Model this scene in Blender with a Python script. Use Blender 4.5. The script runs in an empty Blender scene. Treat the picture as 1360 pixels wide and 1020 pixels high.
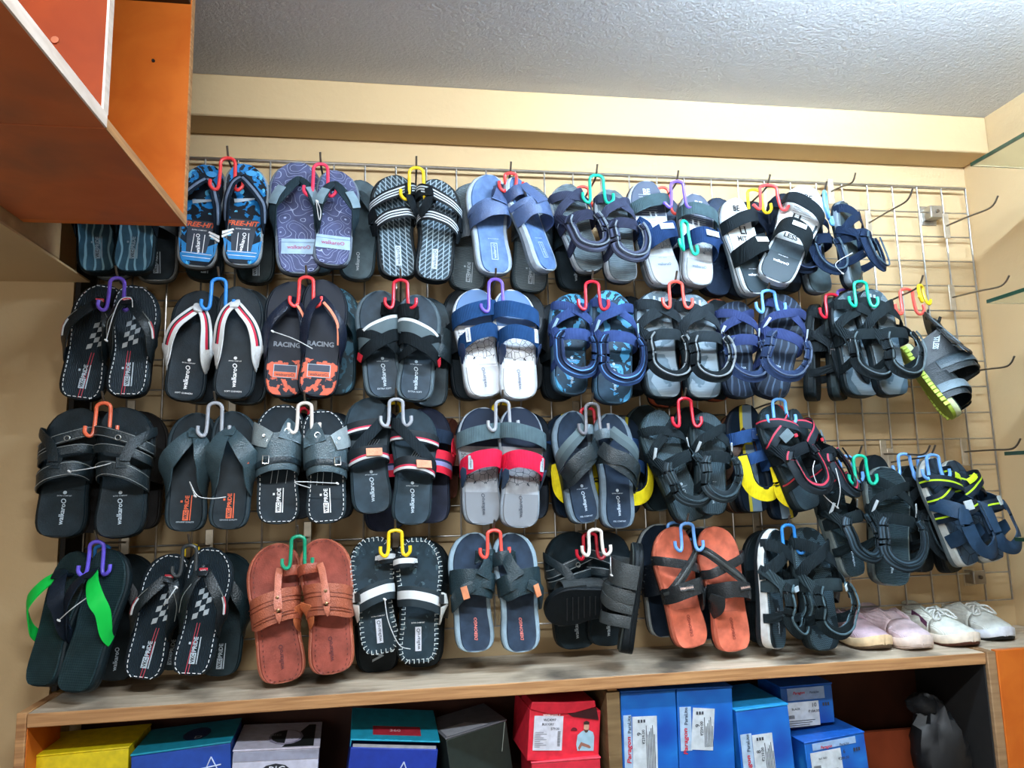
import bpy, math, random
from mathutils import Vector, Matrix
random.seed(7)
S = bpy.context.scene
COL = S.collection

# ------------------------------------------------------------------ camera
YAW, PITCH, ROLL, FPX = 8.56, 8.06, -1.40, 974.4
CAMP = Vector((0, -1.78, 1.45))
_y, _p, _r = map(math.radians, (YAW, PITCH, ROLL))
FW = Vector((math.sin(_y)*math.cos(_p), math.cos(_y)*math.cos(_p), math.sin(_p)))
_rt = Vector((math.cos(_y), -math.sin(_y), 0)); _up = _rt.cross(FW)
RT = math.cos(_r)*_rt + math.sin(_r)*_up
UP = -math.sin(_r)*_rt + math.cos(_r)*_up
cam = bpy.data.cameras.new('camera'); camo = bpy.data.objects.new('camera', cam); COL.objects.link(camo)
cam.sensor_fit = 'HORIZONTAL'; cam.sensor_width = 36; cam.lens = 36*FPX/1360; cam.clip_start = .02
_m = Matrix((RT, UP, -FW)).transposed().to_4x4(); _m.translation = CAMP; camo.matrix_world = _m
S.camera = camo
# ------------------------------------------------------------------ world, light, exposure
W = bpy.data.worlds.new('world'); S.world = W; W.use_nodes = True
W.node_tree.nodes['Background'].inputs[0].default_value = (.80, .90, 1, 1)
W.node_tree.nodes['Background'].inputs[1].default_value = .05
def area(name, loc, target, sx, sy, power, col):
    l = bpy.data.lights.new(name, 'AREA'); l.shape = 'RECTANGLE'; l.size = sx; l.size_y = sy; l.energy = power; l.color = col
    o = bpy.data.objects.new(name, l); COL.objects.link(o); o.location = loc
    o.rotation_euler = (Vector(target)-Vector(loc)).to_track_quat('-Z', 'Y').to_euler(); return o
area('room_fill_light', (-.15, -1.75, 2.36), (-.1, -.7, .9), 1.3, .06, 34, (.84, .93, 1))  # added fill light above the camera, not a known lamp
area('front_fill_light', (-.9, -3.3, 1.15), (-.1, 0, 1.1), 1.5, 1.7, 20, (.90, .96, 1))  # added low frontal fill to brighten boxes and counter; no opening behind it
LAMP = 275
S.view_settings.view_transform = 'Standard'; S.view_settings.look = 'None'
S.view_settings.exposure = 0.3; S.view_settings.gamma = 1; S.view_settings.use_curve_mapping = False

# ------------------------------------------------------------------ helpers
def at(px, py, Y):
    d = FW + RT*((px-680)/FPX) - UP*((py-510)/FPX)
    return CAMP + d*((Y-CAMP.y)/d.y)
def atz(px, py, Z):
    d = FW + RT*((px-680)/FPX) - UP*((py-510)/FPX)
    return CAMP + d*((Z-CAMP.z)/d.z)
def lin(c):
    return tuple(((v/255)/12.92 if v/255 <= .04045 else ((v/255+.055)/1.055)**2.4) for v in c[:3]) + (1,)
def deep(c, k=.60):
    """rubber, webbing and print colours as measured under the lamp -> their own darker albedo"""
    l = .3*c[0]+.6*c[1]+.1*c[2]; f = k+(1-k)*min(1, max(0, (max(c[:3])-70)/110)); g = min(1, max(0, (l-40)/120)); sat = max(c)-min(c); n_ = 0 if sat > 30 else 1-g
    return tuple(max(4, int(v*f*q)) for v, q in zip(c[:3], (1-.20*n_, 1+.02*n_, 1+.10*n_)))
_mc = {}
class NT:
    def __init__(s, name):
        s.m = bpy.data.materials.new(name); s.m.use_nodes = True; s.t = s.m.node_tree; s.b = s.t.nodes['Principled BSDF']
    def n(s, typ, **k):
        o = s.t.nodes.new(typ)
        for a, v in k.items(): setattr(o, a, v)
        return o
    def l(s, a, b): s.t.links.new(a, b)
    def uv(s, sx, sy, obj=False):
        tc = s.n('ShaderNodeTexCoord'); mp = s.n('ShaderNodeMapping'); mp.inputs['Scale'].default_value = (sx, sy, sx if obj else 1)
        s.l(tc.outputs['Object' if obj else 'UV'], mp.inputs[0]); return mp.outputs[0]
    def ramp(s, fac, stops, const=True):
        r = s.n('ShaderNodeValToRGB'); r.color_ramp.interpolation = 'CONSTANT' if const else 'LINEAR'
        e = r.color_ramp.elements
        while len(e) < len(stops): e.new(.5)
        for i, (p, c) in enumerate(stops): e[i].position = p; e[i].color = c
        s.l(fac, r.inputs[0]); return r.outputs[0]
    def bump(s, h, st, dist=.002):
        b = s.n('ShaderNodeBump'); b.inputs['Strength'].default_value = st; b.inputs['Distance'].default_value = dist
        s.l(h, b.inputs['Height']); s.l(b.outputs[0], s.b.inputs['Normal'])
def mat(col, rough=.55, tex=None, metal=0, key=''):
    k = ('m', col, rough, tex, metal, key)
    if k in _mc: return _mc[k]
    N = NT('paint'); N.b.inputs['Roughness'].default_value = rough; N.b.inputs['Specular IOR Level'].default_value = {'foam': .16, 'weave': .10, 'leather': .38}.get(tex, .45); N.b.inputs['Metallic'].default_value = metal
    c = lin(col)
    v = N.uv(1, 1, True)
    nz = N.n('ShaderNodeTexNoise'); nz.inputs['Scale'].default_value = 60; nz.inputs['Detail'].default_value = 4; N.l(v, nz.inputs[0])
    lo = tuple(x*.86 for x in c[:3])+(1,); hi = tuple(min(1, x*1.14) for x in c[:3])+(1,)
    N.l(N.ramp(nz.outputs[0], [(.3, lo), (.7, hi)], False), N.b.inputs['Base Color'])
    if tex == 'weave':
        ck = N.n('ShaderNodeTexWave'); ck.inputs['Scale'].default_value = 140; ck.inputs['Distortion'].default_value = 1; N.l(v, ck.inputs[0]); N.bump(ck.outputs[0], .5)
    elif tex == 'leather':
        vo = N.n('ShaderNodeTexVoronoi'); vo.inputs['Scale'].default_value = 350; N.l(v, vo.inputs[0]); N.bump(vo.outputs[0], .3)
    elif tex == 'foam':
        n2 = N.n('ShaderNodeTexNoise'); n2.inputs['Scale'].default_value = 500; N.l(v, n2.inputs[0]); N.bump(n2.outputs[0], .25)
    _mc[k] = N.m; return N.m
def glow(col, st):
    N = NT('lamp_glow'); N.b.inputs['Emission Color'].default_value = lin(col); N.b.inputs['Emission Strength'].default_value = st; return N.m
def stripes(stops, rough=.6):
    """print running along a strap; stops = [(start across 0..1, colour)]"""
    k = ('s', tuple(stops), rough)
    if k in _mc: return _mc[k]
    N = NT('striped_strap'); N.b.inputs['Roughness'].default_value = rough; N.b.inputs['Specular IOR Level'].default_value = .2
    tc = N.n('ShaderNodeTexCoord'); sp = N.n('ShaderNodeSeparateXYZ'); N.l(tc.outputs['UV'], sp.inputs[0])
    N.l(N.ramp(sp.outputs[1], [(p, lin(deep(c))) for p, c in stops]), N.b.inputs['Base Color'])
    _mc[k] = N.m; return N.m
def ins(pat, c1, c2=(255, 255, 255), c3=None, rough=.5):
    """printed or moulded insole; UV = (x/0.4L, y/L)"""
    k = ('i', pat, c1, c2, c3, rough)
    if k in _mc: return _mc[k]
    N = NT('insole_print'); N.b.inputs['Roughness'].default_value = rough; N.b.inputs['Specular IOR Level'].default_value = .2
    c1, c2 = deep(c1, .64), deep(c2, .76); c3 = deep(c3, .66) if c3 else None; a, b = lin(c1), lin(c2); c = lin(c3) if c3 else a
    v = N.uv(.4, 1)
    def noise(sc, det=3, dist=0):
        o = N.n('ShaderNodeTexNoise'); o.inputs['Scale'].default_value = sc; o.inputs['Detail'].default_value = det; o.inputs['Distortion'].default_value = dist; N.l(v, o.inputs[0]); return o.outputs[0]
    def math_(op, x, y):
        o = N.n('ShaderNodeMath', operation=op)
        N.l(x, o.inputs[0]) if not isinstance(x, (int, float)) else setattr(o.inputs[0], 'default_value', x)
        if y is not None:
            N.l(y, o.inputs[1]) if not isinstance(y, (int, float)) else setattr(o.inputs[1], 'default_value', y)
        return o.outputs[0]
    def mix(f, x, y):
        o = N.n('ShaderNodeMix', data_type='RGBA')
        N.l(f, o.inputs[0])
        for i, q in ((6, x), (7, y)):
            if isinstance(q, tuple): o.inputs[i].default_value = q
            else: N.l(q, o.inputs[i])
        return o.outputs[2]
    lo = tuple(x*.8 for x in a[:3])+(1,); hi = tuple(min(1, x*1.25) for x in a[:3])+(1,)
    base = N.ramp(noise(9, 4), [(.35, lo), (.65, hi)], False)
    if pat == 'topo':
        f = math_('FRACT', math_('MULTIPLY', noise(4.5, 1), 17), None); col = mix(math_('LESS_THAN', f, .09), base, b)
    elif pat == 'waves':
        w = N.n('ShaderNodeTexWave'); w.inputs['Scale'].default_value = 5; w.inputs['Distortion'].default_value = 5; w.inputs['Detail'].default_value = .5; w.inputs['Detail Scale'].default_value = 1; N.l(v, w.inputs[0])
        col = mix(math_('GREATER_THAN', w.outputs[1], .86), base, b)
    elif pat == 'splash':
        col = mix(math_('GREATER_THAN', noise(7, 5, 1.2), .53), base, b); col = mix(math_('GREATER_THAN', noise(11, 6, .6), .63), col, c)
    elif pat in ('ribs', 'ribsv'):
        w = N.n('ShaderNodeTexWave', bands_direction='Y' if pat == 'ribs' else 'X'); w.inputs['Scale'].default_value = 24; w.inputs['Distortion'].default_value = 2.5; N.l(v, w.inputs[0])
        col = mix(math_('MULTIPLY', w.outputs[1], .55), base, b); N.bump(w.outputs[1], .6)
    elif pat == 'cracks':
        o = N.n('ShaderNodeTexVoronoi', feature='DISTANCE_TO_EDGE'); o.inputs['Scale'].default_value = 19; N.l(v, o.inputs[0])
        f = math_('LESS_THAN', o.outputs[0], .028)
        tc = N.n('ShaderNodeTexCoord'); sp = N.n('ShaderNodeSeparateXYZ'); N.l(tc.outputs['UV'], sp.inputs[0])
        rng = math_('MULTIPLY', math_('GREATER_THAN', sp.outputs[1], .34), math_('LESS_THAN', sp.outputs[1], .6))
        col = mix(math_('MULTIPLY', f, rng), base, b)
        if c3: col = mix(math_('GREATER_THAN', sp.outputs[1], .66), mix(math_('LESS_THAN', sp.outputs[1], .27), col, tuple(x*.72 for x in a[:3])+(1,)), c)
    elif pat == 'tiles':
        o = N.n('ShaderNodeTexVoronoi', feature='DISTANCE_TO_EDGE'); o.inputs['Scale'].default_value = 8; N.l(v, o.inputs[0])
        col = mix(math_('LESS_THAN', o.outputs[0], .03), base, b); N.bump(math_('GREATER_THAN', o.outputs[0], .04), .8)
    elif pat == 'dots':
        o = N.n('ShaderNodeTexVoronoi'); o.inputs['Scale'].default_value = 60; o.inputs['Randomness'].default_value = 0; N.l(v, o.inputs[0])
        col = mix(math_('LESS_THAN', o.outputs[0], .35), base, b); N.bump(o.outputs[0], .5)
    elif pat == 'bars':
        o = N.n('ShaderNodeTexBrick'); o.inputs['Scale'].default_value = 26; o.inputs['Mortar Size'].default_value = .035; o.offset = .5
        o.inputs['Color1'].default_value = a; o.inputs['Color2'].default_value = hi; o.inputs['Mortar'].default_value = b; N.l(v, o.inputs[0]); col = mix(math_('GREATER_THAN', noise(5), .5), o.outputs[0], base)
    elif pat == 'lines':
        w = N.n('ShaderNodeTexWave', bands_direction='DIAGONAL'); w.inputs['Scale'].default_value = 14; w.inputs['Distortion'].default_value = .6; N.l(v, w.inputs[0])
        w2 = N.n('ShaderNodeTexWave', bands_direction='X'); w2.inputs['Scale'].default_value = 6; N.l(v, w2.inputs[0])
        col = mix(math_('MULTIPLY', math_('GREATER_THAN', w.outputs[1], .75), .6), base, b); col = mix(math_('GREATER_THAN', w2.outputs[1], .95), col, b)
    elif pat == 'fade':
        tc = N.n('ShaderNodeTexCoord'); sp = N.n('ShaderNodeSeparateXYZ'); N.l(tc.outputs['UV'], sp.inputs[0])
        col = mix(math_('GREATER_THAN', math_('ADD', sp.outputs[1], math_('MULTIPLY', noise(8, 5), .3)), .44), mix(math_('GREATER_THAN', noise(14, 4), .5), base, b), c)
    elif pat == 'stripe':
        tc = N.n('ShaderNodeTexCoord'); sp = N.n('ShaderNodeSeparateXYZ'); N.l(tc.outputs['UV'], sp.inputs[0])
        col = N.ramp(math_('ADD', sp.outputs[0], .5), [(0, a), (.34, b), (.42, c), (.66, a)])
    else:
        col = base
        if pat == 'grain':
            o = N.n('ShaderNodeTexVoronoi'); o.inputs['Scale'].default_value = 90; N.l(v, o.inputs[0]); N.bump(o.outputs[0], .12)
    N.l(col, N.b.inputs['Base Color'])
    _mc[k] = N.m; return N.m

class MB:
    def __init__(s): s.v = []; s.f = []; s.u = []; s.fm = []
    def add(s, vs, fs, us=None, mi=0):
        o = len(s.v); s.v += [tuple(p) for p in vs]; s.u += (us or [(p[0], p[1]) for p in vs]); s.f += [tuple(i+o for i in f) for f in fs]; s.fm += [mi]*len(fs)
    def loft(s, rings, us=None, caps=True, closed=True, mi=0):
        n = len(rings[0]); vs = [p for r in rings for p in r]; fs = []
        for i in range(len(rings)-1):
            for j in range(n if closed else n-1):
                k = (j+1) % n; fs.append((i*n+j, i*n+k, (i+1)*n+k, (i+1)*n+j))
        if caps: fs += [tuple(range(n))[::-1], tuple((len(rings)-1)*n+j for j in range(n))]
        s.add(vs, fs, us, mi)
    def box(s, a, b, M=None, ch=0, mi=0):
        (x0, y0, z0), (x1, y1, z1) = a, b
        vs = [Vector(p) for p in ((x0, y0, z0), (x1, y0, z0), (x1, y1, z0), (x0, y1, z0), (x0, y0, z1), (x1, y0, z1), (x1, y1, z1), (x0, y1, z1))]
        if M: vs = [M @ v for v in vs]
        s.add(vs, [(3, 2, 1, 0), (4, 5, 6, 7), (0, 1, 5, 4), (1, 2, 6, 5), (2, 3, 7, 6), (3, 0, 4, 7)], None, mi)
    def tube(s, pts, r, n=8, mi=0):
        pts = [Vector(p) for p in pts]; rings = []; pn = None
        for i, p in enumerate(pts):
            t = (pts[min(i+1, len(pts)-1)]-pts[max(i-1, 0)]).normalized()
            if pn is None: pn = t.orthogonal().normalized()
            pn = (pn - t*pn.dot(t)).normalized(); b = t.cross(pn)
            rr = r[i] if isinstance(r, (list, tuple)) else r
            rings.append([p + (pn*math.cos(6.28318*j/n)+b*math.sin(6.28318*j/n))*rr for j in range(n)])
        s.loft(rings, mi=mi)
    def build(s, name, m, parent=None, smooth=True, ang=40, bevel=0):
        me = bpy.data.meshes.new(name); me.from_pydata(s.v, [], s.f)
        uv = me.uv_layers.new(name='UVMap')
        for lp in me.loops: uv.data[lp.index].uv = s.u[lp.vertex_index]
        ms = m if isinstance(m, list) else [m]
        for x in ms: me.materials.append(x)
        if len(ms) > 1: me.polygons.foreach_set('material_index', s.fm)
        if smooth:
            me.shade_smooth(); me.set_sharp_from_angle(angle=math.radians(ang))
        me.update()
        o = bpy.data.objects.new(name, me); COL.objects.link(o)
        if parent: o.parent = parent
        if bevel:
            b = o.modifiers.new('bevel', 'BEVEL'); b.width = bevel; b.segments = 2; b.limit_method = 'ANGLE'
        return o
def spline(pts, n=6):
    pts = [tuple(p) for p in pts]; q = [pts[0]]+pts+[pts[-1]]; out = []
    for i in range(1, len(q)-2):
        for k in range(n):
            t = k/n; a, b, c, d = q[i-1], q[i], q[i+1], q[i+2]
            out.append(tuple(.5*(2*b[j]+(c[j]-a[j])*t+(2*a[j]-5*b[j]+4*c[j]-d[j])*t*t+(3*b[j]-a[j]-3*c[j]+d[j])*t**3) for j in range(len(b))))
    out.append(pts[-1]); return out
def tag(o, label, cat, group=None, kind=None):
    if label: o['label'] = label
    if cat: o['category'] = cat
    if group: o['group'] = group
    if kind: o['kind'] = kind
    return o
def empty(name, M=None, loc=None):
    o = bpy.data.objects.new(name, None); o.empty_display_size = .05; COL.objects.link(o)
    if M is not None: o.matrix_world = M
    if loc: o.location = loc
    return o
def struct(o): o['kind'] = 'structure'; return o
_tm = {}
def text_geo(s, ital=0, bold=0):
    k = (s, ital, bold)
    if k not in _tm:
        c = bpy.data.curves.new('t', 'FONT'); c.body = s; c.size = 1; c.align_x = 'CENTER'; c.align_y = 'CENTER'; c.resolution_u = 2; c.shear = ital; c.offset = bold; c.fill_mode = 'FRONT'
        o = bpy.data.objects.new('t', c); me = bpy.data.meshes.new_from_object(o)
        vs = [(v.co.x, v.co.y) for v in me.vertices]; fs = [tuple(p.vertices) for p in me.polygons]
        xs = [v[0] for v in vs]; ys = [v[1] for v in vs]; cx = (min(xs)+max(xs))/2; cy = (min(ys)+max(ys))/2
        _tm[k] = ([(x-cx, y-cy) for x, y in vs], fs, max(xs)-min(xs), max(ys)-min(ys))
        bpy.data.objects.remove(o); bpy.data.curves.remove(c); bpy.data.meshes.remove(me)
    return _tm[k]
def flat_text(s, M, width, m, parent, name='lettering', height=None, ital=0, bold=.01):
    """text of a given width lying in the xy plane of M"""
    vs, fs, w, h = text_geo(s, ital, bold); k = width/w; ky = height/h if height else k
    b = MB(); b.add([M @ Vector((x*k, y*ky, 0)) for x, y in vs], fs); return b.build(name, m, parent, smooth=False)

# ------------------------------------------------------------------ room materials
def wall_mat(name, c, sc=30, st=.15, rough=.75, blot=.1):
    N = NT(name); N.b.inputs['Roughness'].default_value = rough
    v = N.uv(1, 1, True); a = lin(c)
    n1 = N.n('ShaderNodeTexNoise'); n1.inputs['Scale'].default_value = 2.5; n1.inputs['Detail'].default_value = 6; N.l(v, n1.inputs[0])
    N.l(N.ramp(n1.outputs[0], [(.3, tuple(x*(1-blot) for x in a[:3])+(1,)), (.7, a)], False), N.b.inputs['Base Color'])
    n2 = N.n('ShaderNodeTexNoise'); n2.inputs['Scale'].default_value = sc; n2.inputs['Detail'].default_value = 6; N.l(v, n2.inputs[0]); N.bump(n2.outputs[0], st, .01)
    return N.m
CREAM = wall_mat('cream_wall_paint', (200, 171, 128))
N = NT('rough_ceiling_plaster'); N.b.inputs['Roughness'].default_value = .55
v = N.uv(1, 1, True); n1 = N.n('ShaderNodeTexNoise'); n1.inputs['Scale'].default_value = 170; n1.inputs['Detail'].default_value = 4; N.l(v, n1.inputs[0])
n2 = N.n('ShaderNodeTexVoronoi'); n2.inputs['Scale'].default_value = 70; N.l(v, n2.inputs[0])
mx = N.n('ShaderNodeMath', operation='SUBTRACT'); N.l(n1.outputs[0], mx.inputs[0]); 
m2 = N.n('ShaderNodeMath', operation='MULTIPLY'); m2.inputs[1].default_value = .25; N.l(n2.outputs[0], m2.inputs[0]); N.l(m2.outputs[0], mx.inputs[1])
N.bump(mx.outputs[0], .5, .0045); N.b.inputs['Base Color'].default_value = lin((192, 192, 194)); CEIL = N.m
def wood(name, c1, c2, sx=3, sy=3, sz=40, rough=.6, stain=None):
    N = NT(name); N.b.inputs['Roughness'].default_value = rough; N.b.inputs['Specular IOR Level'].default_value = .25
    tc = N.n('ShaderNodeTexCoord'); mp = N.n('ShaderNodeMapping'); mp.inputs['Scale'].default_value = (sx, sy, sz); N.l(tc.outputs['Object'], mp.inputs[0])
    n1 = N.n('ShaderNodeTexNoise'); n1.inputs['Scale'].default_value = 2; n1.inputs['Detail'].default_value = 7; n1.inputs['Distortion'].default_value = .6; N.l(mp.outputs[0], n1.inputs[0])
    col = N.ramp(n1.outputs[0], [(.32, lin(c1)), (.68, lin(c2))], False)
    if stain:
        n3 = N.n('ShaderNodeTexNoise'); n3.inputs['Scale'].default_value = 5; n3.inputs['Detail'].default_value = 6; N.l(tc.outputs['Object'], n3.inputs[0])
        r = N.ramp(n3.outputs[0], [(.47, (0, 0, 0, 1)), (.68, (1, 1, 1, 1))], False); m = N.n('ShaderNodeMix', data_type='RGBA'); N.l(r, m.inputs[0]); N.l(col, m.inputs[6]); m.inputs[7].default_value = lin(stain); col = m.outputs[2]
    N.l(col, N.b.inputs['Base Color']); N.bump(n1.outputs[0], .15, .003); return N.m
PLYEDGE = wood('plywood_edge', (150, 104, 66), (196, 148, 100), 3, 3, 60)
SHELFTOP = wood('worn_shelf_top', (178, 160, 138), (208, 190, 166), 4, 30, 4, .7, (84, 76, 66))
ORANGE = wood('orange_laminate', (196, 96, 30), (212, 112, 40), 6, 6, 6, .38)
REDLAM = wood('red_laminate', (118, 44, 6), (132, 52, 8), 5, 5, 5, .65)
BROWN = wood('brown_cabinet_underside', (190, 100, 56), (208, 116, 68), 4, 4, 4, .5, (158, 96, 66))
WHITEEDGE = wood('white_edge_band', (206, 190, 176), (226, 212, 200), 8, 8, 40)
DARKWOOD = wood('dark_shelf_wood', (52, 44, 36), (70, 60, 48), 4, 4, 20)
BACKB = wood('dark_back_panel', (56, 28, 16), (70, 34, 20), 4, 4, 4)
STEEL = mat((176, 172, 166), .32, None, .9)
DARKSTEEL = mat((120, 112, 102), .4, None, .85)

# ------------------------------------------------------------------ the room
XR, ZC, ZS, ZSH, YSH = 1.59, 2.43, 2.325, 1.062, -.25
def slab(name, a, b, m, st=True, parent=None, bev=0):
    c = Vector(((a[0]+b[0])/2, (a[1]+b[1])/2, (a[2]+b[2])/2)); q = MB()
    q.box(tuple(Vector(a)-c), tuple(Vector(b)-c)); o = q.build(name, m, parent, smooth=bool(bev), bevel=bev); o.location = c
    if st: struct(o)
    return o
slab('wall_back', (-2.5, 0, 0), (XR+.2, .12, 2.6), CREAM)
slab('wall_right', (XR, -3.4, 0), (XR+.12, 0, 2.6), CREAM)
slab('ceiling', (-2.5, -3.4, ZC), (XR, 0, ZC+.1), CEIL)
slab('floor', (-2.5, -3.4, -.1), (XR, 0, 0), wall_mat('grey_floor_tile', (120, 112, 104)))
slab('wall_front', (-2.5, -3.5, 0), (XR+.12, -3.4, 2.6), CREAM)
slab('wall_far_left', (-2.6, -3.4, 0), (-2.5, 0, 2.6), CREAM)
slab('trim_1', (-.70, -.095, ZS), (XR, 0, ZC), CREAM, bev=.004)            # beam along the top of the back wall
slab('wall_left', (-2.5, -.106, 0), (-.708, 0, ZC), CREAM)    # pillar face left of the recess
slab('trim_2', (-2.5, -3.4, 1.922), (-.676, -.25, ZC), wood('stained_beam_paint', (150, 120, 84), (196, 166, 122), 5, 5, 5, .8, (128, 98, 70)), bev=.003)     # beam over the left pillar
slab('trim_3', (-2.5, -3.4, 1.917), (-.676, -.106, 1.9215), CREAM)

# ------------------------------------------------------------------ hanging cabinet, upper left
cab = tag(empty('wall_cabinet', loc=(-.676, -.4, 1.945)), 'open orange and red plywood cabinet hung high at the left under the ceiling', 'cabinet')
def cpart(name, a, b, m):
    o = slab(name, a, b, m, False); o.location -= Vector((-.676, -.4, 1.945)); o.parent = cab; return o
XC, Z0, YF, YP, YN = -.396, 1.945, -.4, -.775, -1.4
cpart('side_panel', (-.674, YF-.016, Z0), (XC-.002, YF, ZC-.002), ORANGE)
cpart('panel_edge', (XC-.002, YF-.016, Z0), (XC, YF, ZC-.002), PLYEDGE)
cpart('bottom_panel', (-.674, YP, Z0), (XC-.002, YF-.016, Z0+.016), BROWN)
cpart('bottom_edge', (XC-.002, YP, Z0), (XC, YF-.016, Z0+.016), PLYEDGE)
cpart('bottom_panel', (-.674, YN, Z0+.001), (XC-.002, YP-.002, Z0+.02), BROWN)
cpart('edge_band', (XC-.002, YN, Z0+.001), (XC+.001, YP-.002, Z0+.02), WHITEEDGE)
cpart('partition', (-.674, YP-.016, Z0+.02), (XC-.002, YP, ZC-.002), REDLAM)
cpart('edge_band', (XC-.002, YP-.016, Z0+.02), (XC+.001, YP, ZC-.002), WHITEEDGE)
cpart('back_panel', (-.674, YN, Z0+.02), (-.664, YF-.016, ZC-.002), ORANGE)
cpart('shelf_board', (-.664, YP, 2.383), (XC-.004, YF-.016, 2.399), DARKWOOD)
cpart('bracket', (-.56, YF-.03, 2.34), (-.548, YF-.016, 2.383), DARKSTEEL)
b = MB(); b.tube([(-.462+.676, -.0155, 2.262-Z0), (-.462+.676, -.0185, 2.262-Z0)], .003, 10); b.build('screw_hole', mat((24, 18, 14), .9), cab)
b = MB(); b.tube([(-.46+.676, YP-.016+.4, 2.06-Z0), (-.46+.676, YP-.0185+.4, 2.06-Z0)], .005, 10); b.build('screw', mat((150, 84, 52), .4), cab)

# ------------------------------------------------------------------ glass shelves on the right wall
GL = NT('green_edge_glass'); GL.b.inputs['Transmission Weight'].default_value = 1; GL.b.inputs['Roughness'].default_value = .02; GL.b.inputs['IOR'].default_value = 1.45; GL.b.inputs['Base Color'].default_value = (.86, .95, .9, 1)
GE = mat((30, 52, 38), .15)
for i, (z, nm) in enumerate(((2.164, 'topmost glass shelf with dark green edge on the right wall'), (1.839, 'second glass shelf down on the right wall, beside the upper wire prongs'), (1.498, 'third glass shelf down at the right edge, seen edge-on'), (1.315, 'lowest glass shelf at the right edge, below the navy lime sandals hook'))):
    g = tag(empty('glass_shelf', loc=(XR, -.345, z)), nm, 'shelf', 'glass shelves on the right wall')
    def gp(name, a, bb, m):
        o = slab(name, a, bb, m, False); o.location -= Vector((XR, -.345, z)); o.parent = g
    gp('pane', (1.303, -1.25, z-.004), (XR-.001, -.348, z+.004), GL.m)
    gp('polished_edge', (1.300, -1.25, z-.004), (1.3028, -.345, z+.004), GE)
    gp('polished_edge', (1.303, -.3478, z-.004), (XR-.001, -.345, z+.004), mat((110, 126, 108), .15))
    for yy in (-.44, -.62):
        q = MB(); q.tube([(-.001, yy+.345, -.014), (-.075, yy+.345, -.014), (-.08, yy+.345, -.014)], [.009, .009, .005], 12); q.build('support_peg', STEEL, g)

# ------------------------------------------------------------------ wire grid
YG = -.03; GX1, GX0, GZ1, GZ0 = 1.5595, -.690, 2.247, 1.133
grid = tag(empty('wire_grid', loc=(GX0, YG, GZ0)), 'steel wire grid panel on the back wall carrying all the hooks', 'grid')
q = MB(); q.tube([(0, 0, 0), (0, 0, GZ1-GZ0)], .0024, 8); vm = q.build('wire', STEEL, grid)
NX = 30; NZ = 16
for i in range(1, NX+1):
    o = vm.copy(); COL.objects.link(o); o.parent = grid; o.location = ((GX1-GX0)*i/NX, 0, 0)
q = MB(); q.tube([(0, .0045, 0), (GX1-GX0, .0045, 0)], .0020, 8); hm = q.build('wire', STEEL, grid)
for i in range(1, NZ+1):
    o = hm.copy(); COL.objects.link(o); o.parent = grid; o.location = (0, 0, (GZ1-GZ0)*i/NZ)
q = MB(); q.tube([(0, -.0005, 0), (GX1-GX0, -.0005, 0)], .0032, 8); o = q.build('frame_bar', STEEL, grid); o.location = (0, 0, GZ1-GZ0+.002)
def grid_bracket(px, py, label, hole=False):
    P = at(px, py, YG); r = tag(empty('grid_bracket', loc=(P.x, 0, P.z)), label, 'bracket')
    q = MB(); q.box((-.016, -.0035, -.022), (.016, -.0005, .022)) if hole else q.box((-.02, -.0035, -.026), (.026, -.0005, .03))
    q.build('wall_plate', mat((196, 178, 146), .5, None, .3) if hole else STEEL, r, bevel=.002)
    q = MB(); q.box((-.014, -.036, -.014), (.02, -.0335, .02)); q.box((-.014, -.0335, -.014), (-.0115, -.0036, .02)); q.box((-.0115, -.0335, -.014), (.02, -.0036, -.0115)); q.build('clamp', STEEL, r, bevel=.001)
    q = MB(); q.tube([(.004, -.0361, .003), (.004, -.040, .003)], .005, 10); q.build('bolt', DARKSTEEL, r)
grid_bracket(1241, 283, 'square steel bracket clamping the wire grid near its top right corner')
grid_bracket(1298, 768, 'small cream bracket with a dark bolt low at the right of grid', True)

# ------------------------------------------------------------------ prongs and plastic hooks
PRONG_T = -.200
def prong(P, label, length=None, base=None, rise=.012):
    """backplate on the grid + rod coming out to P, upturned tip"""
    tipY = P.y; B = Vector(base) if base else Vector((P.x, YG-.006, P.z-rise))
    r = tag(empty('display_prong', loc=(B.x, YG, B.z)), label, 'prong', 'steel prongs on the wire grid')
    L = B.y - tipY
    q = MB(); q.box((-.009, -.0070, -.036), (.009, -.0036, .036)); q.build('backplate', mat((190, 178, 158), .4, None, .6), r, bevel=.0015)
    q = MB(); e = P - Vector((B.x, YG, B.z))
    q.tube(spline([(0, -.006, 0), (e.x*.5, e.y*.5, e.z*.42), (e.x*.88, e.y*.88, e.z*.80), (e.x, e.y-.004, e.z+.022)], 5), .0024, 7); q.build('rod', DARKSTEEL, r)
HC = {'red': (232, 66, 66), 'pink': (236, 60, 92), 'yellow': (240, 204, 30), 'teal': (16, 176, 140), 'purple': (112, 84, 198), 'violet': (104, 88, 214), 'blue': (48, 136, 216), 'sky': (96, 160, 224), 'orange': (240, 112, 76), 'grey': (160, 164, 172), 'coral': (240, 84, 72), 'white': (222, 214, 206), 'green': (22, 150, 112), 'dark': (52, 56, 58), 'slate': (110, 110, 116), 'crimson': (196, 30, 50), 'powder': (104, 156, 220)}
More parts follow.
